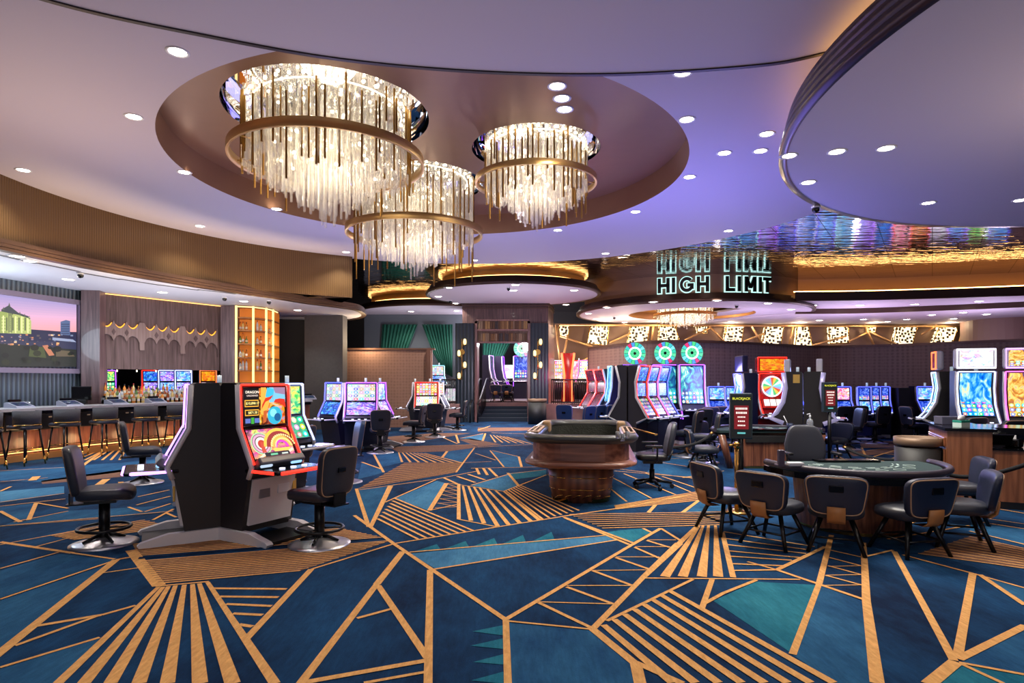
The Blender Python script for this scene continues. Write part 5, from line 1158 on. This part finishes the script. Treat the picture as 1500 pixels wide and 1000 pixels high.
def sconce(px, label):
    t = thing('wall_sconce', label, 'wall light', (X(px),PZ-.12,0))
    m = MB(); m.cyl((0,0,1.75),(0,0,3.45),.018,n=8); m.cyl((0,.1,2.9),(0,-.02,2.9),.12,n=16); m.build('sconce_rod', brass, t)
    for k, (dx_, z) in enumerate(((.12,3.3),(-.12,2.83),(.12,2.35),(-.12,1.9))):
        m = MB(); m.cyl((dx_,0,z-.14),(dx_,0,z-.08),.04,n=8); m.cyl((0,0,z-.12),(dx_,0,z-.12),.014,n=6); hb = m.build('lamp_holder', brass, t)
        m = MB(); m.sq((dx_,0,z+.02),(.065,.065,.13),.8,1,12,8); m.build('lamp_glass', glow('sconce_glow',(255,225,150),2), hb)
sconce(677,'brass sconce with four glowing glass tubes on the left pylon of the portal'); sconce(787.5,'brass sconce with four glowing glass tubes on the right pylon of the portal')
# curtains
def curtain(label, pts_top, pts_bot, y, m_=None):
    mb = MB(); n = 40; r0, r1 = [], []
    for i in range(n+1):
        f = i/n; xt = lerp(pts_top[0],pts_top[1],f); xb = lerp(pts_bot[0],pts_bot[1],f); yy = y+.05*math.sin(f*60)
        r0.append((AX(xt[0],y),yy,HZ(xt[1],y))); r1.append((AX(xb[0],y),yy,HZ(xb[1],y)))
    mid = [tuple((Vector(a)*.5+Vector(b)*.5)+Vector((0,0,-.2))) for a,b in zip(r0,r1)]
    mb.rings([r0,mid,r1], closed=False); o = mb.build('curtain', mat('green_velvet',(8,84,66),.75)); sol = o.modifiers.new('thickness','SOLIDIFY'); sol.thickness = .03; return tag(o, label, 'curtain', 'green curtains')
curtain('green velvet curtain swept to the right, between the half wall and the portal', ((618,475),(663,475)), ((650,545),(663,552)), 29.3)
curtain('green velvet curtain hanging behind the left end of the brown half wall', ((560,475),(612,475)), ((555,545),(585,530)), 29.35)
curtain('green velvet curtain inside the portal opening', ((707,500),(748,502)), ((708,560),(716,552)), 30.5)
# railings
def railing(label, p0, p1, n, z0=.76, h=1.0):
    t = thing('railing', label, 'railing', (0,0,0)); a, b_ = Vector((*p0,0)), Vector((*p1,0))
    for z in (z0+.08, z0+h): m = MB(); m.tube([tuple(a+Vector((0,0,z))),tuple(b_+Vector((0,0,z)))],.03,6); m.build('rail', blackmetal, t)
    for i in range(n):
        p = a.lerp(b_, i/(n-1)); m = MB(); m.cyl((p.x,p.y,z0),(p.x,p.y,z0+h),.018,n=6); m.build('baluster', blackmetal, t)
railing('black railing between the brown half wall and the left pylon', (AX(632,24.7),24.75), (AX(667,25),25.1), 16)
railing('black railing right of the portal, before the orange lit machines', (AX(806,26.2),25.4), (AX(868,24.8),24.7), 22)
# ================= HIGH LIMIT ROOM =================
dw = [SCN['gold'], SCN['pinkart'], SCN['gold2']]
for i, (px, z, d, st, nm) in enumerate(((820,28.2,(-.1,-1),'white','at the left of the orange lit ones beyond the railing'),(846,28.4,(.2,-1),'red','with a yellow round sign beyond the railing'),(860,27.9,(-.6,-.8),'pink','at the right end beyond the railing'))):
    slot('machine on the raised floor '+nm, (AX(px,z),z,.76), face(*d), 'curve', [dw[i]], GL[st], w=.72, base='box')
t = thing('light_column', 'glowing orange column between the machines beyond the railing', 'light column', (AX(832,27.6),27.6,.76))
for s in (-1,1):
    m = MB(); m.tube([(s*.2,0,0),(s*.16,0,1.2),(s*.28,0,2.2)],.05,6); m.build('light_tube', GL['orange'], t)
m = MB(); m.rings([[(-.3,.05,0),(.3,.05,0),(.3,.25,0),(-.3,.25,0)],[(-.2,.05,1.2),(.2,.05,1.2),(.2,.25,1.2),(-.2,.25,1.2)],[(-.3,.05,2.2),(.3,.05,2.2),(.3,.25,2.2),(-.3,.25,2.2)]]); m.build('column_body', rc, t)
for px, z, d, s_, st, nm in ((716,29,(1,-.2),[SCN['dim']],'violet','seen in profile inside the portal, left side'),(733,30.2,(1,-.1),[SCN['dim']],'purple','seen in profile further inside the portal'),(765,29.5,(-.1,-1),[SCN['royal']],'purple','with lit wheel inside the portal, right side')):
    t = slot('slot machine with purple lights '+nm, (AX(px,z),z,.76), face(*d), 'tall', s_, GL[st], pcab, w=.8, base='box', candle=False)
    if px == 765: wheel(t, .36, 2.5)
for px, z, l in ((728,28.2,'brown armchair inside the portal, left of the pair'),(744,28.6,'brown armchair inside the portal, right of the pair')):
    dup(_s, (AX(px,z),z,.76), face(.2,1), l, 'chairs inside the portal')
m = MB(); m.box((0,0,0),(1.2,.1,.8)); o = m.build('wall_screen', blackgloss); o.location = (AX(742,32.5),32.5,2.2); tag(o, 'pale lit screen on the far wall inside the portal', 'screen'); 
m = MB(); m.quad((-.55,-.055,-.35),(.55,-.055,-.35),(.55,-.055,.35),(-.55,-.055,.35)); m.build('display', SCN['mach'], o)
m = MB(); m.box((0,0,0),(1.0,.1,.7)); o = m.build('wall_screen', blackgloss); o.location = (AX(661,32),29.4,HZ(578,29.4)); tag(o, 'pale lit screen behind the railing left of the portal', 'screen')
m = MB(); m.quad((-.45,-.055,-.3),(.45,-.055,-.3),(.45,-.055,.3),(-.45,-.055,.3)); m.build('display', SCN['mach'], o)
for i, (px, st, s_) in enumerate(((1012,'blue','royal2'),(1040,'ice','bluesea'),(1068,'blue','ocean'),(1096,'cyan','bluesea'),(1124,'purple','violet'),(1152,'blue','royal'),(1180,'ice','bluesea'),(1208,'blue','royal2'),(1236,'cyan','ocean'),(1264,'purple','violet'),(1292,'violet','bluesea'),(1320,'red','pinkart'),(1346,'red','orange'),(1374,'violet','mach'),(1402,'purple','royal2'),(1432,'green','green1'),(1462,'blue','ocean'))):
    z = 27.3 if px < 1330 else 25.9
    slot('neon slot machine of the high limit room, mirrored in the ceiling, %s from the left' % nth(i), (AX(px,z),z,.76), face(-.1,-1), 'tall', [SCN[s_]], GL[st], pcab, w=.74, base='box', candle=False, group='high limit machines seen in the ceiling')
slot('slot machine with cyan light behind the railing left of the portal', (AX(642,28.5),28.5,.76), face(.6,-.8), 'dual', [SCN['bluesea'],SCN['pastel']], GL['cyan'], pcab, w=.7)
# lattice lamp wall
LW = 29.3
struct((lambda mb: (mb.face([(AX(812,LW),LW,.76),(AX(1424,LW),LW,.76),(AX(1424,LW),LW,4.45),(AX(812,LW),LW,4.45)]), mb.build('wall_lattice', mat('brown_lattice_wall',(104,78,58),.5,.3)))[1])(MB()))
lat = mat('lattice_light',(30,24,20),.5); nt = lat.node_tree; b = nt.nodes['Principled BSDF']
tc = nt.nodes.new('ShaderNodeTexCoord'); mp = nt.nodes.new('ShaderNodeMapping'); mp.inputs['Rotation'].default_value = (PI/2,0,.0); vo = nt.nodes.new('ShaderNodeTexVoronoi'); vo.distance = 'CHEBYCHEV'; vo.inputs['Scale'].default_value = 6; vo.feature = 'F1'; vo.inputs['Randomness'].default_value = .75
cr = nt.nodes.new('ShaderNodeValToRGB'); e = cr.color_ramp.elements; e[0].position = .33; e[0].color = (.01,.006,.003,1); e[1].position = .36; e[1].color = rgb(255,226,170); k = e.new(.56); k.color = rgb(255,226,170); k = e.new(.6); k.color = (.01,.006,.003,1)
for a, q in ((tc.outputs['Object'], mp.inputs[0]), (mp.outputs[0], vo.inputs['Vector']), (vo.outputs['Distance'], cr.inputs[0]), (cr.outputs[0], b.inputs['Emission Color'])): nt.links.new(a, q)
b.inputs['Emission Strength'].default_value = 2.6
pan = [((818,476),(834,476),(832,494),(820,492)),((865,476),(892,476),(889,506),(860,503)),((924,476),(952,476),(948,501),(919,502)),((966,476),(988,476),(995,498),(965,499)),((1020,476),(1036,476),(1036,488),(1022,488)),((1064,476),(1090,476),(1086,502),(1060,500)),((1122,476),(1148,476),(1144,505),(1116,503)),((1168,477),(1184,477),(1190,508),(1165,508)),((1214,477),(1242,477),(1244,502),(1216,503)),((1272,477),(1284,477),(1282,487),(1272,485)),((1314,478),(1344,478),(1336,506),(1308,505)),((1376,478),(1404,478),(1394,506),(1366,503)),((855,550),(866,530),(868,600),(858,600))]
for i, q in enumerate(pan):
    t = thing('lattice_lamp', 'glowing lattice lamp panel high on the far wall, %s from the left' % nth(i) if i < 12 else 'glowing lattice panel low behind the railing', 'lamp panel', (0,0,0), 0, 'lattice lamps on the far wall')
    pts = [(AX(x,LW-.25),HZ(y,LW-.25)) for x,y in q]
    m = MB(); m.rings([[(x,LW-.25,z) for x,z in pts],[(x,LW-.05,z) for x,z in pts]], smooth=False); m.build('lattice_face', lat, t)
    m = MB(); P4 = [(x,LW-.26,z) for x,z in pts]; m.tube(P4+[P4[0]],.03,4); m.build('frame', brass, t)
gb = mat('gilded_beam',(196,150,92),.35,.5)
for i, (x0,y0,x1,y1) in enumerate(((814,476,824,560),(832,490,818,556),(820,492,868,508),(830,540,866,522),(893,502,924,488),(955,498,957,476),(1000,500,1040,480),(1038,476,1062,502),(1100,476,1116,503),(1090,500,1120,488),(1156,505,1162,476),(1190,506,1240,492),(1244,500,1270,487),(1266,476,1280,505),(1270,484,1316,506),(1350,490,1372,476),(1404,506,1412,478),(820,476,1415,478))):
    m = MB(); m.cyl((AX(x0,LW-.35),LW-.35,HZ(y0,LW-.35)),(AX(x1,LW-.35),LW-.35,HZ(y1,LW-.35)),.05,n=6); o = m.build('gilded_beam', gb); tag(o, 'thin gilded beam on the lattice lamp wall, %s of those counted by their left ends' % nth(i), 'beam', 'gilded beams on the far wall')
# HIGH LIMIT lettering on the drum
t = thing('high_limit_sign', 'HIGH LIMIT in dark letters with pale cyan halo light on the round drum', 'sign', (0,0,0))
dk_ = mat('letter_black',(24,20,18),.4,.4); halo = glow('halo_cyan',(185,240,232),1.25)
def glyph(ch, e, d):
    """block capital, e = outline growth, d = depth"""
    H, s = .53, .115; mb = MB()
    def bar(x0, z0, x1, z1): mb.box(((x0+x1)/2,0,(z0+z1)/2),(abs(x1-x0)+2*e,d,abs(z1-z0)+2*e))
    def dia(x0, z0, x1, z1, w): mb.rings([[(x0-w/2-e,-d/2,z0),(x0+w/2+e,-d/2,z0),(x0+w/2+e,d/2,z0),(x0-w/2-e,d/2,z0)],[(x1-w/2-e,-d/2,z1),(x1+w/2+e,-d/2,z1),(x1+w/2+e,d/2,z1),(x1-w/2-e,d/2,z1)]], smooth=False)
    if ch == 'H': bar(-.21,0,-.21+s,H); bar(.21-s,0,.21,H); bar(-.21,H/2-s/2,.21,H/2+s/2)
    if ch == 'I': bar(-s/2,0,s/2,H)
    if ch == 'L': bar(-.16,0,-.16+s,H); bar(-.16,0,.17,s)
    if ch == 'T': bar(-s/2,0,s/2,H); bar(-.17,H-s,.17,H)
    if ch == 'M': bar(-.22,0,-.22+s,H); bar(.22-s,0,.22,H); dia(-.16,H+e,0,.12-e,s); dia(.16,H+e,0,.12-e,s)
    if ch == 'G':
        n = 22; r1, r0 = H/2+e, H/2-s-e; P_ = [(.75+5.1*i/n) for i in range(n+1)]
        mb.rings([[(r*math.cos(a)*.9,y,H/2+r*math.sin(a)) for r,y in ((r0,-d/2),(r1,-d/2),(r1,d/2),(r0,d/2))] for a in P_], smooth=False)
        bar(.02,H/2-s/2-.02,.235,H/2+s/2-.02); bar(.235-s,.1,.235,H/2)
    return mb
for ch, px in (('H',973),('I',987),('G',1006),('H',1029),('L',1068),('I',1081),('M',1097),('I',1111),('T',1121)):
    yy = HLC[1]-4.02
    for _ in range(30):
        x = AX(px, yy); k_ = 1-((x-HLC[0])/4.4)**2; yy = HLC[1]-4.02*math.sqrt(max(k_,0))
    nx, ny = (x-HLC[0])/4.4**2, (yy-HLC[1])/4.02**2; l_ = math.hypot(nx,ny); nx, ny = nx/l_, ny/l_
    lt_ = glyph(ch,0,.05).build('letter', dk_, t); lt_.location = (x+nx*.1,yy+ny*.1,4.84); lt_.rotation_euler = (0,0,math.atan2(nx,-ny))
    hl_ = glyph(ch,.035,.03).build('letter_halo', halo, lt_); hl_.location = (0,.055,0)

# ================= CHANDELIERS =================
cry = bpy.data.materials.new('crystal'); cry.use_nodes = True; nt = cry.node_tree; nt.nodes.clear(); N = nt.nodes.new
out = N('ShaderNodeOutputMaterial'); tr_ = N('ShaderNodeBsdfTransparent'); tl_ = N('ShaderNodeBsdfTranslucent'); gs = N('ShaderNodeBsdfGlossy'); df = N('ShaderNodeBsdfDiffuse')
tl_.inputs[0].default_value = rgb(255,250,240); df.inputs[0].default_value = rgb(245,240,230); gs.inputs['Roughness'].default_value = .12; gs.inputs[0].default_value = rgb(255,252,245)
m1 = N('ShaderNodeMixShader'); m1.inputs[0].default_value = .45; m2 = N('ShaderNodeMixShader'); m2.inputs[0].default_value = .5; m3 = N('ShaderNodeMixShader'); m3.inputs[0].default_value = .72
for a, q in ((tl_.outputs[0],m1.inputs[1]),(df.outputs[0],m1.inputs[2]),(m1.outputs[0],m2.inputs[1]),(gs.outputs[0],m2.inputs[2]),(m2.outputs[0],m3.inputs[1]),(tr_.outputs[0],m3.inputs[2]),(m3.outputs[0],out.inputs[0])): nt.links.new(a, q)
bulbm = glow('crystal_bulb',(255,240,205),12); glimmerm = glow('crystal_glimmer',(255,245,215),3)
rod_cache = {}
def rodmesh(L_, r, m_, n=6):
    k = (round(L_,2), r, m_.name)
    if k not in rod_cache:
        mb = MB(); mb.cyl((0,0,-k[0]),(0,0,0),r,n=n,smooth=False); me = mb.mesh('rod'); me.materials.append(m_); rod_cache[k] = me
    return rod_cache[k]
def chandelier(label, c, ring_r, rc_, ztop, zring, zout, ztip, hole, ncr=100, nb=30, power=260, zc=5.86):
    t = thing('crystal_chandelier', label, 'chandelier', (c[0],c[1],0))
    h = ztop
    if hole:
        m = MB(); m.rings([[(hole*math.cos(a),hole*math.sin(a),zc) for a in [2*PI*i/64 for i in range(64)]],[(hole*math.cos(a),hole*math.sin(a),zc+.32) for a in [2*PI*i/64 for i in range(64)]]], cap0=False, cap1=True); m.build('mirror_canopy', mirror, t)
    m = MB(); hw_ = .055*ring_r/1.2
    m.rings([[(r*math.cos(a),r*math.sin(a),z) for a in [2*PI*i/72 for i in range(72)]] for r, z in ((ring_r,zring-hw_),(ring_r,zring+hw_),(ring_r-.04,zring+hw_),(ring_r-.04,zring-hw_),(ring_r,zring-hw_))], cap0=False, cap1=False); rg = m.build('brass_ring', mat('satin_brass',(226,188,128),.35,.75), t)
    for i in range(8):
        a = 2*PI*i/8; m = MB(); m.cyl((rc_*.98*math.cos(a),rc_*.98*math.sin(a),zring),((ring_r-.03)*math.cos(a),(ring_r-.03)*math.sin(a),zring),.01,n=6); m.build('ring_arm', brass, rg)
    to = math.atan2(-c[1], -c[0]); rods = []
    for k, f in enumerate((1,.86,.7,.54,.38,.22,.08)):
        r = rc_*f; n = max(5, int(2*PI*r/.085))
        for i in range(n):
            a = 2*PI*(i+.5*(k % 2))/n
            zb = zout-(zout-ztip)*(1-f)**1.3+random.uniform(-.14,.1)
            rods.append((r*math.cos(a), r*math.sin(a), zb, f, math.cos(a-to)))
    rods.sort(key=lambda q: -(q[4]*q[3]*.6+q[3]*.4-.25*(q[2]-zout)))
    for x, y, zb, f, d in rods[:ncr]:
        o = ob('crystal_rod', rodmesh(round(h-zb,1), .021, cry)); o.parent = t; o.location = (x,y,zb+round(h-zb,1))
    if rods[ncr:]:
        m = MB()
        for x, y, zb, f, d in rods[ncr:]: m.cyl((x,y,zb),(x,y,h),.021,n=5,smooth=False)
        o = m.build('inner_crystals', cry, t); o['kind'] = 'stuff'
    for i in range(nb):
        a = 2*PI*i/nb+random.uniform(-.05,.05); r = rc_*random.choice((1.015,1.015,1.015,.8)); L_ = random.choice((.5,.8,1.0,1.2))*(h-zout); z1 = h-random.uniform(0,.35)*(h-zout)
        o = ob('brass_rod', rodmesh(round(L_,1), .017, mat('dark_brass',(150,112,58),.3,.9))); o.parent = t; o.location = (r*math.cos(a),r*math.sin(a),z1)
    bm_ = None
    for r, n in ((rc_*.95,36),(rc_*.6,18)):
        for i in range(n):
            a = 2*PI*i/n
            if bm_ is None:
                mb = MB(); mb.ball((0,0,0),.026,8); bm_ = mb.mesh('bulb'); bm_.materials.append(bulbm)
            o = ob('bulb', bm_); o.parent = t; o.location = (r*math.cos(a),r*math.sin(a),h-.06)
    for f, z in ((.9,h-.1),):
        m = MB(); m.tube([(rc_*f*math.cos(2*PI*i/48),rc_*f*math.sin(2*PI*i/48),z) for i in range(48)],.012,5,True); m.build('glimmer_ring', glimmerm, t)  # glowing ring added for bright streaks among the crystals, no real fixture
    for i in range(46):  # loose glowing balls added as glimmers inside the crystals
        a = random.uniform(0,2*PI); r = rc_*random.uniform(.2,.95); o = ob('bulb', bm_); o.parent = t; o.location = (r*math.cos(a),r*math.sin(a),random.uniform(zout+.12-.25*(1-r/rc_),h-.15))
    for z in ((h+zout)/2+.1, zout+.05):
        l = bpy.data.lights.new('chandelier_light','POINT'); l.energy = power; l.color = (1,.84,.62); l.shadow_soft_size = .5
        o = bpy.data.objects.new('chandelier_light', l); COL.objects.link(o); o.location = (c[0],c[1],z)
    return t
chandelier('largest crystal chandelier with brass ring, at the upper left of the ceiling recess', (-2.86,9.6), 1.47, 1.24, 6.0, 5.15, 4.98, 4.12, 1.55, nb=64, power=40)
chandelier('crystal chandelier at the right of the ceiling recess, smallest of the three', (.43,11.04), 1.09, .9, 6.0, 5.27, 5.05, 4.42, 1.15, nb=50, power=28)
chandelier('lowest hanging crystal chandelier, behind the largest one', (-2.05,12.96), 1.43, 1.22, 6.0, 4.82, 4.62, 3.92, 1.43, nb=58, power=36)
chandelier('wide crystal chandelier under the HIGH LIMIT drum', (AX(1003,25.4),25.4), 1.28, 1.12, 4.8, 4.42, 4.25, 3.95, 0, 80, 24, 34)

# ================= DOWNLIGHTS, SMALL CEILING THINGS =================
_d = None; lensm = glow('downlight_lens',(255,246,230),22)
def downlight(x, y, z, label, group, power=70, col=(1,.93,.82), r=.1, spot=True, ang=120):
    global _d
    if _d is None:
        t = thing('downlight', label, 'ceiling light', (x,y,z), 0, group); _d = t
        m = MB(); m.lathe([(.1,0),(.12,-.012),(.14,-.008),(.14,.0)], n=24); m.build('trim_ring', white, t)
        m = MB(); m.lathe([(.1,-.004),(.05,-.01),(0,-.012)], n=24); m.build('lens', lensm, t)
    else: t = dup(_d, (x,y,z), 0, label, group)
    t.scale = (r/.1,)*3
    if spot:
        l = bpy.data.lights.new('downlight_beam','SPOT'); l.energy = power; l.color = col; l.spot_size = math.radians(ang); l.spot_blend = .7; l.shadow_soft_size = .08
        o = bpy.data.objects.new('downlight_beam', l); COL.objects.link(o); o.location = (x,y,z-.05)
    return t
DL = 128
main = [(34,249),(196,171),(260,76),(270,252),(293,331),(405,306),(507,369),(695,381),(817,337),(887,371),(931,310),(1000,106),(1006,175),(1010,259),(1061,224),(1067,338),(1114,221),(1123,196)]
for i, (px, py) in enumerate(main): downlight(*PH(px,py,CH), CH, 'downlight in the lavender main ceiling, %s from the left' % nth(i), 'main ceiling downlights', DL*1.3, r=.09)
for i, (px, py) in enumerate(((816,126),(823,144),(827,160))): downlight(*PH(px,py,5.86), 5.86, 'amber downlight in the brown recess right of the largest chandelier, %s from the top' % nth(i), 'recess downlights', DL*.5, (1,.75,.45), .1)
for i, (px, py) in enumerate(((1155,228),(1184,267),(1226,222),(1298,217),(1360,297),(1495,293))): downlight(*PH(px,py,DH), DH, 'downlight in the big low disc at the right, %s from the left' % nth(i), 'right disc downlights', DL, r=.085)
for i, (px, py) in enumerate(((642,434),(657,421),(752,425),(755,417),(841,425),(829,446),(668,444))): downlight(*PH(px,py,4.93), 4.93, 'downlight in the round soffit above the portal, %s of that disc' % nth(i), 'portal soffit downlights', DL*2.2, r=.125)
for i, (px, py) in enumerate(((602,456),(669,455))): downlight(*PH(px,py,4.9), 4.9, 'downlight in the soffit left of the portal, %s from the left' % nth(i), 'left soffit downlights', DL*.8, r=.125)
for i, (px, py) in enumerate(((862,459),(873,467),(889,450),(915,472),(957,442),(1050,440),(1101,471),(1125,444),(1145,462),(1159,453),(1039,473),(972,474))): downlight(*PH(px,py,4.48), 4.48, 'downlight in the HIGH LIMIT disc, %s from the left' % nth(i), 'high limit disc downlights', DL*.8, r=.125, spot=i % 2 == 0)
k = 0
for h, pts in ((4.6,((1191,447),(1235,453),(1260,447),(1340,445.5),(1434,441))),(4.42,((1200,469),(1265,467.5),(1328,467.5),(1365,461),(1397,466.5),(1411,457.5),(1445,460),(1457,468),(1300,471)))):
    for px, py in pts: downlight(*PH(px,py,h), h, 'downlight in the stepped right soffits, %s counted by step then rightwards' % nth(k), 'stepped soffit downlights', DL*.8, r=.13, spot=k % 2 == 0); k += 1
for i, (px, py) in enumerate(((42,382),(100,409),(238,428),(357,441),(436,454),(25,375))): downlight(*PH(px,py,SH), SH, 'downlight in the white ceiling over the bar, %s of that ceiling' % nth(i), 'bar ceiling downlights', DL*.7, (.9,.95,1), .11)
for i, (px, py, h) in enumerate(((118,400,SH),(394,440,SH),(497,463,SH),(329,435,SH),(745,421,4.93),(660,440,4.93),(1195,302,DH+.0),(900,464,4.48),(1079,447,4.48))):
    x, y = PH(px,py,h); t = thing('dome_camera', 'small dark dome camera under the ceilings, %s of its kind counted from the bar rightwards' % nth(i), 'camera', (x,y,h), 0, 'dome cameras')
    m = MB(); m.cyl((0,0,-.03),(0,0,0),.07,n=16); m.build('mount', white, t); m = MB(); m.sq((0,0,-.05),(.06,.06,.06),1,1,14,8); m.build('dome', blackgloss, t)
for i, (px, py) in enumerate(((20,378),(85,391),(146,404),(206,413),(263,421),(318,427))):
    x, y = PH(px,py,SH); a = math.atan2(y-C[1],x-C[0])+PI/2; t = thing('air_slot', 'thin dark air slot in the bar ceiling, %s from the left' % nth(i), 'vent', (x,y,SH), a, 'air slots over the bar')
    m = MB(); m.box((0,0,-.004),(1.0,.09,.008)); m.build('slot_face', mat('vent_grey',(90,90,98),.5), t)

# ================= ADDED ROOM LIGHT =================
def light(kind, loc, power, col, size=1, rot=(0,0,0), spread=None):  # lights without fixtures of their own, added to brighten surfaces nearby
    l = bpy.data.lights.new(kind.lower()+'_glow', kind); l.energy = power; l.color = col
    if kind == 'AREA': l.size = size; l.shape = 'DISK'
    else: l.shadow_soft_size = size
    o = bpy.data.objects.new('added_room_glow', l); COL.objects.link(o); o.location = loc; o.rotation_euler = rot; return o
UP = (PI,0,0)
for x in (-4.6,-1.5,1.6,4.4): o = light('SPOT', (x,1.2,5.15), 150, (1,.93,.82), .08); o.data.spot_size = math.radians(120); o.data.spot_blend = .7  # bare spots standing in for unseen downlights overhead
light('AREA', (0,-4.5,2.6), 90, (1,.93,.92), 5, (math.radians(78),0,0))  # added area light standing in for the casino behind the camera
light('AREA', (-2,7,1.9), 24, (.95,.84,.95), 5, UP); light('AREA', (2.8,11.8,2.0), 125, (.27,.24,1), 4, UP); light('AREA', (-2.5,14,2.2), 60, (.6,.55,1), 4, UP)  # added up-facing fills that brighten the ceilings, no lamps there
light('AREA', (6,5.5,1.9), 18, (.9,.78,.85), 4, UP); light('AREA', (-6.3,8.5,2.2), 60, (1,.66,.4), 3, UP); light('AREA', (0,1.5,1.6), 6, (.9,.86,.95), 4, UP)
light('POINT', (5.5,15.5,1.8), 120, (.4,.35,1), .4); light('POINT', (8.5,17.2,1.7), 90, (.3,.4,1), .4); light('POINT', (-4.2,14.2,1.5), 60, (.55,.4,1), .3)
light('POINT', (2.4,17.6,1.3), 40, (.2,.35,1), .2); light('POINT', (-3.9,11.6,1.2), 22, (.3,.45,1), .2); light('POINT', (6.4,5.3,3.5), 45, (1,.7,.42), .3); light('POINT', (9.5,24.4,2.2), 190, (.82,.68,1), .1); light('POINT', (4.6,24.6,1.9), 45, (.85,.7,1), .1); light('POINT', (.3,21.6,2.0), 190, (.95,.84,1), .1); light('POINT', (13.5,24.0,2.6), 200, (.88,.68,1), .1); light('POINT', (18,23.2,2.6), 160, (.88,.68,1), .1); light('POINT', (-4.4,26.5,2.6), 90, (.9,.9,1), .1); light('POINT', (6.0,19.4,4.2), 50, (1,.7,.45), .1)
light('POINT', (-10.9,12.2,2.8), 120, (.7,.85,1), .5); light('AREA', (-8.6,15.5,1.3), 60, (.85,.9,1), 3, UP)
light('POINT', (AX(537,22.3),22.2,3.15), 60, (1,.75,.45), .1); light('POINT', (-1.2,28.5,3.6), 120, (.9,.85,1), .3); light('POINT', (.6,28.2,3.4), 330, (1,.85,.9), .3); light('POINT', (5,27.2,3.4), 150, (1,.8,.55), .3)
light('POINT', (1.9,24.9,1.9), 30, (1,.1,.35), .2)
for i in range(10):
    a = a1b+(a0b-a1b)*(i+.3)/10; light('POINT', (C[0]+9.15*math.cos(a),C[1]+9.15*math.sin(a),.35), 5, (1,.62,.28), .12)
for i in range(5):
    a = math.radians(124+13*i); light('AREA', (C[0]+7.0*math.cos(a),C[1]+7.0*math.sin(a),3.7), 16, (1,.72,.38), .5, (math.radians(125),0,a-PI/2))
for px in (880,960,1070,1170,1280,1390): light('POINT', (AX(px,28.7),28.6,4.3), 26, (1,.75,.45), .1)

wd = bpy.data.worlds.new('world'); SC.world = wd; wd.use_nodes = True; wd.node_tree.nodes['Background'].inputs[0].default_value = rgb(190,180,215); wd.node_tree.nodes['Background'].inputs[1].default_value = .12
cam = bpy.data.cameras.new('camera'); co = bpy.data.objects.new('camera', cam); COL.objects.link(co); co.location = (0,0,CAMH); co.rotation_euler = (PI/2,0,0)
cam.sensor_width = 36; cam.lens = F/1500*36; cam.shift_y = -(500-HOR)/1500*1; cam.clip_end = 200
SC.camera = co
SC.cycles.max_bounces = 8; SC.cycles.diffuse_bounces = 3; SC.cycles.glossy_bounces = 4; SC.cycles.transmission_bounces = 6; SC.cycles.transparent_max_bounces = 14; SC.cycles.caustics_reflective = False; SC.cycles.caustics_refractive = False
SC.view_settings.view_transform = 'Standard'; SC.view_settings.look = 'None'; SC.view_settings.gamma = 1; SC.view_settings.use_curve_mapping = False; SC.view_settings.exposure = .35
for o in bpy.data.objects:
    if 'label' in o and len(o['label'].split()) > 16: print('LONG', len(o['label'].split()), o['label'])
